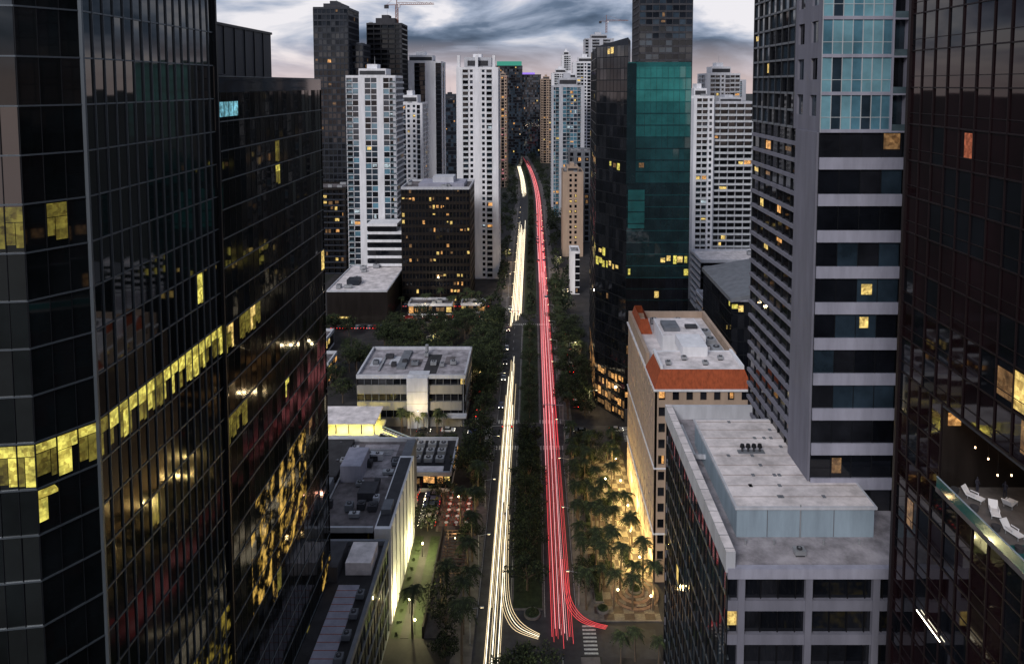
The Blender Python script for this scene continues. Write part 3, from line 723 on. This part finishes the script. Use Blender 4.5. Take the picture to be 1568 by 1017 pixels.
b.face('walk_band',M['plaza2'],[(21,159,.146),(27.9,159,.146),(27.9,222,.146),(19.5,222,.146)]); b.face('walk_band',M['plaza2'],[(13.7,170,.145),(19.4,172,.145),(19.4,179,.145),(13.7,176,.145)])
b.face('walk_band',M['plaza2'],[(16.5,196,.145),(19.4,194,.145),(19.4,214,.145),(16.5,216,.145)])
b.box('edge',M['walk'],13.6,27.9,146.6,147,0,.15); b.done()
b=B('circular_steps',(23,155,0))
for i in range(5): b.cyl('steps',M['plaza'] if i%2 else M['wood'],23.2,155,.14+i*.16,.30+i*.16,5.4-i*.8,n=32)
b.cyl('planter',M['grass'],23.2,155,.9,1.1,1.6,n=20)
b.done()
def bush_mesh(seed):
    R=random.Random(seed); b=B('shrub_bed')
    for c in range(9):
        cx=R.uniform(-1.3,1.3); cy=R.uniform(-1.3,1.3)
        for k in range(55):
            v=Vector((R.gauss(0,1),R.gauss(0,1),abs(R.gauss(0,1)))).normalized()*R.uniform(.4,.75); p=Vector((cx,cy,.1))+v
            s=R.uniform(.08,.18); n1=Vector((R.gauss(0,1),R.gauss(0,1),R.gauss(0,1))).normalized(); n2=n1.orthogonal().normalized()
            b.face('l',M[R.choice(('leaf1','leaf2','leaf2','leaf3'))],[tuple(p-n1*s),tuple(p-n2*s),tuple(p+n1*s),tuple(p+n2*s)])
    return b.merged()
BM=[bush_mesh(3),bush_mesh(4)]
for (x,y,r) in((20,190,2.2),(17,186,1.6),(20.5,176,1.6),(18,164,1.8),(0,148.6,1.8),(16.5,205,2),(19,213,1.8),(15.5,150,1.4),(21,202,1.5),(23.2,155,1.5)):
    b=B('round_planter',(x,y,0)); z=.9 if (x,y)==(23.2,155) else 0
    b.cyl('kerb',M['walk'],x,y,.1+z,.6+z,r,n=24); b.cyl('soil',M['grass'],x,y,.6+z,.65+z,r-.25,n=24); b.done()
    place('shrub_bed',rnd.choice(BM),x,y,.6+z,rnd.random()*6,r/2.2)
for (x0,x1,y0,y1) in((13.9,16,152,168),(13.9,15.5,178,194),(21.3,22.4,186,199),(22,24,164,170),(13.9,17,216,221),(24,27,214,220)):
    b=B('planting_bed',((x0+x1)/2,(y0+y1)/2,0)); b.box('kerb',M['walk'],x0,x1,y0,y1,.13,.5); b.box('soil',M['grass'],x0+.2,x1-.2,y0+.2,y1-.2,.5,.54); b.done()
    y=y0+1.5
    while y<y1: place('shrub_bed',rnd.choice(BM),(x0+x1)/2,y,.4,rnd.random()*6,(x1-x0)/3.6); y+=2
b=B('alley_lawn'); b.face('p',M['grass'],[(-29.7,142,.01),(-23,142,.01),(-23,176,.01),(-29.7,176,.01)]); b.box('path',M['lot'],-27.6,-25.8,142,176,.01,.06); b.done()
b=B('terrace_paving'); b.box('p',M['plaza'],-25,-16.6,178,196,.0,.13); b.box('p2',M['walk'],-22.9,-16.6,142,176,.0,.12); b.done()
b=B('garden_wall'); b.box('w',M['brown'],-23,-22.6,142,176,0,2.6); b.done()
for i in range(10): place('shrub_bed',rnd.choice(BM),-28.8+rnd.random()*.4,143+i*3.4,0,rnd.random()*6,.35)
for i in range(12): place('shrub_bed',rnd.choice(BM),-17.5,142+i*3.2,0,rnd.random()*6,.5)

# ============================================================ TREES
def tree_mesh(seed,h,r,leaves=44,clumps=38):
    R=random.Random(seed); b=B('tree'); zc=h*.64
    b.cyl('trunk',M['trunk'],0,0,0,h*.4,.26,.17,n=7,cap=False)
    cs=[]
    for i in range(clumps):
        a=R.random()*2*pi; u=R.uniform(-.6,1); k=math.sqrt(max(0,1-u*u)); q=R.uniform(.5,1.08)
        cs.append(Vector((k*math.cos(a)*r*q,k*math.sin(a)*r*q,zc+u*h*.3*q)))
    for c in cs[:9]: b.strut('trunk',M['trunk'],(0,0,h*.35),tuple(c),.1,.03)
    for c in cs:
        cr=r*R.uniform(.2,.36)
        for k in range(leaves):
            v=Vector((R.gauss(0,1),R.gauss(0,1),R.gauss(0,.8))); v=v.normalized()*cr*R.uniform(.5,1.1); p=c+v
            s=R.uniform(.15,.32); n1=Vector((R.gauss(0,1),R.gauss(0,1),R.gauss(0,.6))).normalized(); n2=n1.cross(Vector((R.gauss(0,1),R.gauss(0,1),R.gauss(0,1)))).normalized()
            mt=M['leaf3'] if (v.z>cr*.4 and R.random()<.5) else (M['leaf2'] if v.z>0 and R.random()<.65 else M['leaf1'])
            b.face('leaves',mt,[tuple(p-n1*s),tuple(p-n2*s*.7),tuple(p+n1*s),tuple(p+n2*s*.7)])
    return b.merged()
def palm_mesh(seed,h,fl=3.0,nf=22):
    R=random.Random(seed); b=B('palm_tree'); lean=R.uniform(-.5,.5); pts=[]
    for i in range(7):
        t=i/6; pts.append(Vector((lean*t*t,.3*lean*t,h*t)))
    for i in range(6): b.strut('trunk',M['trunk'],pts[i],pts[i+1],.2-.015*i,.185-.015*i)
    top=pts[-1]
    for f in range(nf):
        a=f*2*pi/nf*1.618*2+R.random()*.4; up=R.uniform(-.2,1.1); L=fl*R.uniform(.85,1.15)
        d=Vector((math.cos(a),math.sin(a),0)); sd=Vector((-d.y,d.x,0)); prev=top
        for k in range(1,9):
            t=k/8; p=top+d*L*t*(1-.15*t)+Vector((0,0,up*L*t*.6-L*.75*t*t))
            for sg in(-1,1):
                ll=.7*math.sin(pi*min(1,t*.85+.12))+.1
                q=p+sd*sg*ll-Vector((0,0,ll*.45))+d*.25
                b.face('fronds',M['palm'] if R.random()<.75 else M['leaf3'],[tuple(prev),tuple(p),tuple(q)])
            b.strut('fronds',M['palm'],prev,p,.025)
            prev=p
    return b.merged()
TMs=[tree_mesh(i,9+i*.7,4.2+.25*i) for i in range(4)]
PM=[palm_mesh(i,8+i*1.3) for i in range(4)]
def tr(x,y,s=1,z=.1): place('tree',rnd.choice(TMs),x,y,z,rnd.random()*6.28,(s*rnd.uniform(.85,1.15),s*rnd.uniform(.85,1.15),s*rnd.uniform(.85,1.1)))
def pm(x,y,s=1,z=.1): place('palm_tree',rnd.choice(PM),x,y,z,rnd.random()*6.28,s*rnd.uniform(.85,1.15))
y=156
while y<221: tr(-1+rnd.uniform(-.6,.6),y,.92); y+=rnd.uniform(4,6)
for (x,y) in((-2,128.5),(1.5,127.5),(-.5,124),(-5,125)): tr(x,y,.85)
y=241
while y<338: tr(-1+rnd.uniform(-.5,.5),y,rnd.uniform(.5,.72)); y+=rnd.uniform(7,10)
y=198
while y<338:
    if not 220<y<239: tr(-16.8+rnd.uniform(-1.2,1),y,rnd.uniform(.95,1.2))
    y+=rnd.uniform(4,6)
for y in range(264,336,6): tr(-21+rnd.uniform(-1.5,1),y,rnd.uniform(.85,1.1))
for (x,y) in((-14.5,143),(-14,152),(-14.8,159),(-14.5,166),(-14.5,176),(-15,182),(-15,189),(-19,150),(-14,135),(-18.5,178),(-25,142)): pm(x,y,1.05)
for (x,y) in((-18,142),(-40,141.8),(-20,148),(-24.5,190),(-15.5,171),(-15,195),(-27,178),(-17.5,136)): tr(x,y,.7)
y=150
while y<222:
    pm(11.8,y,.85) if rnd.random()<.7 else tr(12,y,.6)
    y+=rnd.uniform(3.6,5)
y=240
while y<400: (pm if rnd.random()<.45 else tr)(12.3,y,.85); y+=rnd.uniform(4,6)
for (x,y) in((16.5,158),(18.5,161),(15.5,166),(17.5,170),(15,174),(16.5,180),(18,183),(15,187),(17.5,191),(18.5,166),(16,202),(14.8,196),(17,212),(25,216),(25.5,158),(23,155.3),(15.3,155),(23.5,166),(15,162),(20,172),(24,203),(24.5,181),(18,151),(26.5,150),(17,175),(15.5,209),(20,156),(22,150),(25,173),(22,192),(24,209),(21.5,181)):
    pm(x,y,.9,.14)
for (x,y) in((15.5,199),(18,207),(15,218),(23,212),(26,219),(19,218),(15,214),(15,168),(14.5,191)): tr(x,y,.62)
for (x,y) in((20.5,136),(25,134.5),(17.5,134.5)): pm(x,y,.8)
for y in range(242,330,6): tr(19+rnd.uniform(-1.5,1),y,.8)
for k in range(70):
    x=rnd.uniform(-66,-24); y=rnd.uniform(265,336); tr(x,y,rnd.uniform(.7,1.05))
for k in range(30):
    x=rnd.uniform(-106,-66); y=rnd.uniform(240,332); tr(x,y,rnd.uniform(.7,1.0))
for k in range(16): tr(rnd.uniform(-46,-18),rnd.uniform(217,220),.5) if rnd.random()<.5 else pm(rnd.uniform(-46,-20),rnd.uniform(229.5,232.5),.6)
for k in range(18): pm(rnd.uniform(-66,-20),rnd.uniform(353,366),.8)
b=B('distant_trees'); R=random.Random(5)
spots=[]
for k in range(380):
    y=R.uniform(352,1190); sd=R.choice((-1,1,0)); 
    if sd==0: x=-1; 
    elif sd<0: x=-15.5-abs(R.gauss(0,8))
    else: x=13-0+abs(R.gauss(0,6))
    if sd==-1 and 368<y<450 and x<-19: x=-17
    if sd==1 and x>19 and y<405: x=15
    spots.append((x+rx(y),y,.62 if sd==0 else 1))
for k in range(60): spots.append((R.uniform(-60,20),R.uniform(1185,1215),1.4))
for k in range(90): spots.append((R.uniform(-70,-35),R.uniform(450,700),1))
for (x,y,s) in spots:
    for k in range(50):
        v=Vector((R.gauss(0,1),R.gauss(0,1),abs(R.gauss(0,1)))).normalized(); p=Vector((x,y,3.5*s))+Vector((v.x*3.2*s,v.y*4*s,v.z*4.6*s))*R.uniform(.6,1.1)
        q=R.uniform(.35,.75); n1=Vector((R.gauss(0,1),R.gauss(0,1),R.gauss(0,1))).normalized(); n2=n1.orthogonal().normalized()
        b.face('c',M['leaf2'] if R.random()<.35 else M['leaf1'],[tuple(p-n1*q),tuple(p-n2*q),tuple(p+n1*q),tuple(p+n2*q)])
b.done()

# ============================================================ CARS
def car_mesh(paint):
    b=B('parked_car')
    W=.9
    prof=[(-2.2,.35),(2.2,.35),(2.25,.62),(2.15,.85),(1.1,.98),(-1.9,1.0),(-2.2,.9)]
    for sg in(-1,1): b.face('body',paint,[(sg*W,y,z) for y,z in prof])
    for i in range(len(prof)):
        a=prof[i]; c=prof[(i+1)%len(prof)]; b.face('body',paint,[(-W,a[0],a[1]),(W,a[0],a[1]),(W,c[0],c[1]),(-W,c[0],c[1])])
    cb=[(1.05,.98),(.45,1.42),(-1.0,1.45),(-1.75,1.0)]
    def CW(z): return .86-(z-.98)*.35
    for sg in(-1,1): b.face('glass',M['g_dark'],[(sg*CW(z),y,z) for y,z in cb])
    for i in range(3):
        a,c=cb[i],cb[i+1]; b.face('glass',paint if i==1 else M['g_dark'],[(-CW(a[1]),*a),(CW(a[1]),*a),(CW(c[1]),*c),(-CW(c[1]),*c)])
    for y in(-1.4,1.4):
        for sg in(-1,1):
            n=12; pts=[(sg*.93,y+.33*math.cos(2*pi*i/n),.33+.33*math.sin(2*pi*i/n)) for i in range(n)]; b.face('wheels',M['rubber'],pts)
            b.face('wheels',M['metal'],[(sg*.935,y+.18*math.cos(2*pi*i/n),.33+.18*math.sin(2*pi*i/n)) for i in range(n)])
            for i in range(n):
                j=(i+1)%n; b.face('wheels',M['rubber'],[pts[i],pts[j],(sg*.7,pts[j][1],pts[j][2]),(sg*.7,pts[i][1],pts[i][2])])
    for sg in(-1,1):
        b.box('lights',M['e_head'],sg*.65-.15,sg*.65+.15,2.2,2.27,.62,.76); b.box('lights',M['e_red'],sg*.7-.14,sg*.7+.14,-2.24,-2.17,.72,.84)
    return b.merged()
CM=[car_mesh(c) for c in M['carpaint']]
def car(x,y,r,z=.03): place('car',rnd.choice(CM),x,y,z,r)
for i in range(6): car(-27.5+rnd.uniform(-.2,.2),180+i*2.7,pi/2,.01)
for i in range(5): car(-34+rnd.uniform(-.2,.2),190+i*2.7,pi/2,.01)
for x in(-36,-28,-19,16,28,40): car(x,227+rnd.random()*5,pi/2 if rnd.random()<.5 else -pi/2)
for i in range(26): car(-64+rnd.uniform(0,44),rnd.choice((343,347.5)),rnd.choice((pi/2,-pi/2)))
for i in range(22): car(-66+i*2.1,366.5,0,.01) if rnd.random()<.8 else None
for i in range(10): car(-94+i*2.8,333,0,.01)
for i in range(16): car(15.7,244+i*6.2,0,.01) if rnd.random()<.75 else None
for i in range(18): car(-11.2,250+i*8,pi,.03) if rnd.random()<.3 else None
for i in range(14): car(rnd.choice((4,7.5)),rnd.uniform(380,640),0)
for i in range(8): car(-18.8,238+i*5,0,.01)

# ============================================================ LIGHT TRAILS (long exposure traffic streaks)
def trail(b,part,mat,pts,r):
    for i in range(len(pts)-1):
        a=Vector(pts[i]); c=Vector(pts[i+1]); d=(c-a).normalized(); u=Vector((-d.y,d.x,0)).normalized()*r; v=Vector((0,0,r*.6))
        b.hexa(part,mat,[tuple(q) for q in (a-u-v,a+u-v,c+u-v,c-u-v,a-u+v,a+u+v,c+u+v,c-u+v)])
def line(x,y0,y1,z,wob=0,step=28):
    ph=rnd.random()*6; pts=[]; y=y0
    while True:
        pts.append((x+rx(y)+wob*math.sin(y/60+ph),y,z))
        if y>=y1: break
        y=min(y1,y+step)
    return pts
def smooth(pts,n=5):
    o=[]; P=[Vector(p) for p in pts]
    for i in range(len(P)-1):
        p0=P[max(0,i-1)]; p1=P[i]; p2=P[i+1]; p3=P[min(len(P)-1,i+2)]
        for k in range(n):
            t=k/n; o.append(.5*((2*p1)+(p2-p0)*t+(2*p0-5*p1+4*p2-p3)*t*t+(3*p1-p0-3*p2+p3)*t**3))
    o.append(P[-1]); return [tuple(v) for v in o]
b=B('vehicle_light_trails')
for x,y0,y1,r,mt in ((-9.7,90,258,.05,'t_w'),(-9.2,90,275,.07,'t_w2'),(-8.6,90,262,.035,'t_w'),(-8.1,110,280,.08,'t_w2'),(-7.5,90,275,.04,'t_w'),(-7.0,90,250,.07,'t_w2'),(-6.4,120,268,.035,'t_w'),(-8.8,150,292,.04,'t_w'),(-7.8,190,296,.06,'t_w2'),(-8.4,200,290,.05,'t_w'),(-7.2,185,288,.05,'t_w')):
    trail(b,'headlight_trails',M[mt],line(x,y0,y1,rnd.uniform(.6,.85),.12),r)
for i in range(15):
    trail(b,'headlight_trails',M['t_w2' if i%2 else 't_w'],line(-10.6+i*.37,332+rnd.random()*22,540+rnd.random()*60,rnd.uniform(.6,.9),.1),rnd.uniform(.05,.09))
for i in range(10):
    trail(b,'headlight_trails',M['t_w2' if i%2 else 't_w'],line(-10.4+i*.5,725+rnd.random()*50,1000+rnd.random()*100,rnd.uniform(.6,1.2),.1),.12)
for i in range(5):
    x=-7.8+i*.45; e=i*.55
    trail(b,'headlight_trails',M['t_w2' if i==2 else 't_w'],smooth([(x,184,.7),(x+.1,170,.7),(x+.4,160,.7),(x+1.0,152+e*.3,.7),(x+2.2,146.8+e*.6,.7),(x+4.4,143.2+e*.7,.7),(1.2+i*.1,141.0+e*.6,.7)]),.035)
for i in range(13):
    x=4.0+i*.36
    trail(b,'taillight_trails',M['t_p' if i in(2,5,8,9) else 't_r'],line(x,138+rnd.random()*6,700+rnd.random()*350,rnd.uniform(.65,1.0),.12),(.055,.028,.04,.06,.028)[i%5])
for i in range(10):
    trail(b,'taillight_trails',M['t_p' if i%2==0 else 't_r'],line(4.2+i*.45,205+rnd.random()*50,420+rnd.random()*130,.8,.15),.055)
for i in range(8):
    trail(b,'taillight_trails',M['t_p' if i%3==0 else 't_r'],line(4+i*.6,380+rnd.random()*60,1000+rnd.random()*130,.9,.15),.11)
for i in range(4):
    x=6.9+i*.4
    trail(b,'taillight_trails',M['t_r'],smooth([(x,166,.8),(x+.1,157,.8),(x+.8,150.5+i*.3,.8),(x+2.6,146.6+i*.3,.8),(x+5,144.8+i*.25,.8),(15.4+i*.2,143.6+i*.3,.8)]),.04)
b.done()

# ============================================================ LAMPS
def lamp_mesh(h=8,arm=2.2):
    b=B('street_lamp')
    b.cyl('pole',M['metal'],0,0,0,h,.11,.06,n=8); b.cyl('pole',M['gray'],0,0,0,.5,.22,.18,n=8)
    b.strut('pole',M['metal'],(0,0,h-.2),(arm,0,h+.3),.045); b.box('pole',M['metal'],arm-.1,arm+.7,-.15,.15,h+.25,h+.4)
    b.box('lamp',M['e_lamp'],arm,arm+.6,-.11,.11,h+.2,h+.25)
    return b.merged()
LM=lamp_mesh()
def globe_mesh():
    b=B('garden_lamp'); b.cyl('p',M['black'],0,0,0,3,.06,.05,n=8)
    n=10
    for k in range(5):
        a0=-pi/2+k*pi/5; a1=a0+pi/5
        for i in range(n):
            t0=2*pi*i/n; t1=2*pi*(i+1)/n
            def q(a,t): return (.24*math.cos(a)*math.cos(t),.24*math.cos(a)*math.sin(t),3.22+.24*math.sin(a))
            b.face('g',M['e_lamp'],[q(a0,t0),q(a0,t1),q(a1,t1),q(a1,t0)])
    return b.merged()
GM=globe_mesh()
def plight(x,y,z,w,col=(1,.7,.32),r=.35):
    l=bpy.data.lights.new('lamp_light','POINT'); l.energy=w; l.color=col; l.shadow_soft_size=r
    o=bpy.data.objects.new('lamp_light',l); o.location=(x,y,z); return o
def glamp(x,y,w,col=(1,.7,.32)):
    g=place('garden_lamp',GM,x,y,.1); 
    if w:
        o=plight(0,0,3.85,w,col); COL.objects.link(o); o.parent=g
for y in range(140,640,24):
    if 220<y<238: continue
    place('street_lamp',LM,-12.8,y,.1,0); place('street_lamp',LM,10.3,y+11,.1,pi)
YC=(1,.72,.26)
for (x,y,w) in((26,150,900),(25.5,163,3600),(24.5,173,4200),(25.5,184,4200),(25,196,4200),(25,208,2800),(21,167,2000),(20.5,183,2000),(20.8,197,1400),(19,152,500)): glamp(x,y,w,YC)
for (x,y,w) in((-26.8,149,4800),(-26.8,168,6000)): glamp(x,y,w,(1,.90,.42))
glamp(-24.6,143,500,(1,.8,.4)); glamp(-20,188,700,(1,.45,.3)); glamp(-29,187,400); glamp(-19,170,300)
def hang(parentname,x,y,z,w,col):
    b=B(parentname,(x,y,z)); b.box('shade',M['e_lampw'],x-.3,x+.3,y-.15,y+.15,z,z+.08); b.box('mount',M['black'],x-.32,x+.32,y-.17,y+.17,z+.08,z+.2); e=b.done()
    o=plight(0,0,-.5,w,col); COL.objects.link(o); o.parent=e
hang('canopy_light',-60,222,8.6,3200,(1,.8,.10)); hang('canopy_light',-52,222,8.6,3200,(1,.8,.10)); hang('ceiling_light',47,66,T1-.6,160,(1,.6,.3))
for (x,y,w,c) in((-30,345,2000,(1,.72,.38)),(-55,345,1600,(1,.82,.55)),(-40,229,1600,(1,.75,.4)),(20,245,1600,(1,.75,.4)),(15.5,292,1800,(1,.78,.45)),(16,370,2200,(1,.8,.55)),(15,440,2800,(1,.75,.5)),(-17,460,2800,(1,.7,.4)),(-15,400,2000,(1,.7,.4)),(-22,262,1500,(1,.72,.36)),(-45,300,1800,(1,.72,.36)),(-20,318,1600,(1,.72,.36))):  # last lamps, amid the left trees, are added to warm the canopy
    g=place('street_lamp',LM,x,y,0,0); o=plight(2.5,0,7.6,w,c); COL.objects.link(o); o.parent=g  # street_lamp here also names the added lamps amid the left trees
def sig():
    b=B('traffic_signal'); b.cyl('p',M['metal'],0,0,0,6.5,.14,.1,n=8); b.strut('p',M['metal'],(0,0,6.2),(7,0,6.4),.08)
    for x in(3.5,6.5):
        b.box('h',M['black'],x-.2,x+.2,-.15,.15,5.3,6.3)
        b.box('h',M['e_red'],x-.1,x+.1,-.18,-.15,6.0,6.2)
    return b.merged()
SM=sig()
place('traffic_signal',SM,-13,222.5,.1,0); place('traffic_signal',SM,10.5,237.5,.1,pi); place('traffic_signal',SM,-13,339,.1,0)

# ============================================================ CRANES
def crane(x,y,z0,h,jib,rot):
    b=B('tower_crane',(x,y,z0)); m=M['crane']; c=math.cos(rot); s=math.sin(rot)
    def q(u,v,w): return (x+u*c-v*s,y+u*s+v*c,z0+w)
    k=int(h/3)
    for sx in(-.8,.8):
        for sy in(-.8,.8): b.strut('mast',m,q(sx,sy,0),q(sx,sy,h),.16)
    for i in range(k):
        for sy in(-.8,.8): b.strut('mast',m,q(-.8,sy,i*3),q(.8,sy,i*3+3),.1)
    n=int(jib/3)
    for sy in(-.6,.6): b.strut('jib',m,q(-jib*.3,sy,h),q(jib,sy,h),.16)
    b.strut('jib',m,q(0,0,h+1.6),q(jib,0,h+.8),.14)
    for i in range(n): b.strut('jib',m,q(i*3,.6,h),q(i*3+1.5,0,h+1.4),.08); b.strut('jib',m,q(i*3+1.5,0,h+1.4),q(i*3+3,-.6,h),.08)
    b.strut('apex',m,q(0,0,h),q(0,0,h+7),.25); b.strut('apex',m,q(0,0,h+7),q(jib*.7,0,h+1),.07); b.strut('apex',m,q(0,0,h+7),q(-jib*.28,0,h),.07)
    b.box('counterweight',M['dgray'],q(-jib*.28,0,0)[0]-1.5,q(-jib*.28,0,0)[0]+1.5,q(-jib*.28,0,0)[1]-1,q(-jib*.28,0,0)[1]+1,z0+h-2.5,z0+h)
    b.box('cab',M['white'],x+1,x+2.6,y-1.5,y+.2,z0+h-2,z0+h)
    b.done()
crane(-99,530,158,15,28,-.15); crane(88,860,176,14,26,-.2)

# ============================================================ SKY / LIGHT / CAMERA
w=bpy.data.worlds.new('World'); scn.world=w; w.use_nodes=True; nt=w.node_tree; nt.nodes.clear()
N=nt.nodes.new; Lk=nt.links.new
out=N('ShaderNodeOutputWorld'); sky=N('ShaderNodeTexSky'); sky.sky_type='NISHITA'; sky.sun_disc=False
EL=math.radians(34); AZ=math.radians(206)
sky.sun_elevation=EL; sky.sun_rotation=AZ
bg1=N('ShaderNodeBackground'); bg1.inputs[1].default_value=.05; Lk(sky.outputs[0],bg1.inputs[0])
tc=N('ShaderNodeTexCoord'); sx=N('ShaderNodeSeparateXYZ'); Lk(tc.outputs['Generated'],sx.inputs[0])
def mth(op,a,b_=None,c=None,clamp=False):
    n=N('ShaderNodeMath'); n.operation=op; n.use_clamp=clamp
    for i,v in enumerate((a,b_,c)):
        if v is None: continue
        if isinstance(v,(int,float)): n.inputs[i].default_value=v
        else: Lk(v,n.inputs[i])
    return n.outputs[0]
zz=mth('MAXIMUM',sx.outputs['Z'],0.0)
zc=mth('ADD',mth('MULTIPLY',zz,3.2),1.7)
cb=N('ShaderNodeCombineXYZ'); Lk(sx.outputs['X'],cb.inputs[0]); Lk(sx.outputs['Y'],cb.inputs[1]); Lk(zc,cb.inputs[2])
nz=N('ShaderNodeTexNoise'); nz.inputs['Scale'].default_value=5.0; nz.inputs['Detail'].default_value=9; nz.inputs['Roughness'].default_value=.53; nz.inputs['Distortion'].default_value=.45
Lk(cb.outputs[0],nz.inputs['Vector'])
rp=N('ShaderNodeValToRGB'); e=rp.color_ramp.elements
e[0].position=.38; e[0].color=(.055,.085,.15,1); e[1].position=.63; e[1].color=(.95,.92,.96,1)
k=e.new(.45); k.color=(.13,.18,.28,1); k=e.new(.53); k.color=(.40,.46,.60,1)
Lk(nz.outputs['Fac'],rp.inputs[0])
wf=mth('SUBTRACT',1,mth('MULTIPLY',zz,16),clamp=True); wf=mth('MULTIPLY',wf,.75)
mxw=N('ShaderNodeMixRGB'); Lk(wf,mxw.inputs[0]); Lk(rp.outputs[0],mxw.inputs[1]); mxw.inputs[2].default_value=(.88,.68,.64,1)
bg2=N('ShaderNodeBackground'); Lk(mxw.outputs[0],bg2.inputs[0]); bg2.inputs[1].default_value=.98
ms=N('ShaderNodeMixShader'); ms.inputs[0].default_value=.9; Lk(bg1.outputs[0],ms.inputs[1]); Lk(bg2.outputs[0],ms.inputs[2]); Lk(ms.outputs[0],out.inputs[0])

sl=bpy.data.lights.new('sun','SUN'); sl.energy=2.0; sl.angle=math.radians(20); sl.color=(1,.96,.94)
so=bpy.data.objects.new('sun',sl)
sd=Vector((math.sin(AZ)*math.cos(EL),math.cos(AZ)*math.cos(EL),math.sin(EL)))
so.rotation_euler=sd.to_track_quat('Z','Y').to_euler(); so.location=(0,0,300); COL.objects.link(so)

cam=bpy.data.cameras.new('camera'); co=bpy.data.objects.new('camera',cam); COL.objects.link(co)
co.location=(0,0,115); co.rotation_euler=(math.radians(86),0,0)
cam.sensor_width=36; cam.lens=36*1100/1568; cam.shift_x=-.0198; cam.shift_y=-.1923; cam.clip_end=20000; cam.clip_start=.5
scn.camera=co
scn.view_settings.view_transform='Standard'; scn.view_settings.look='None'; scn.view_settings.exposure=0
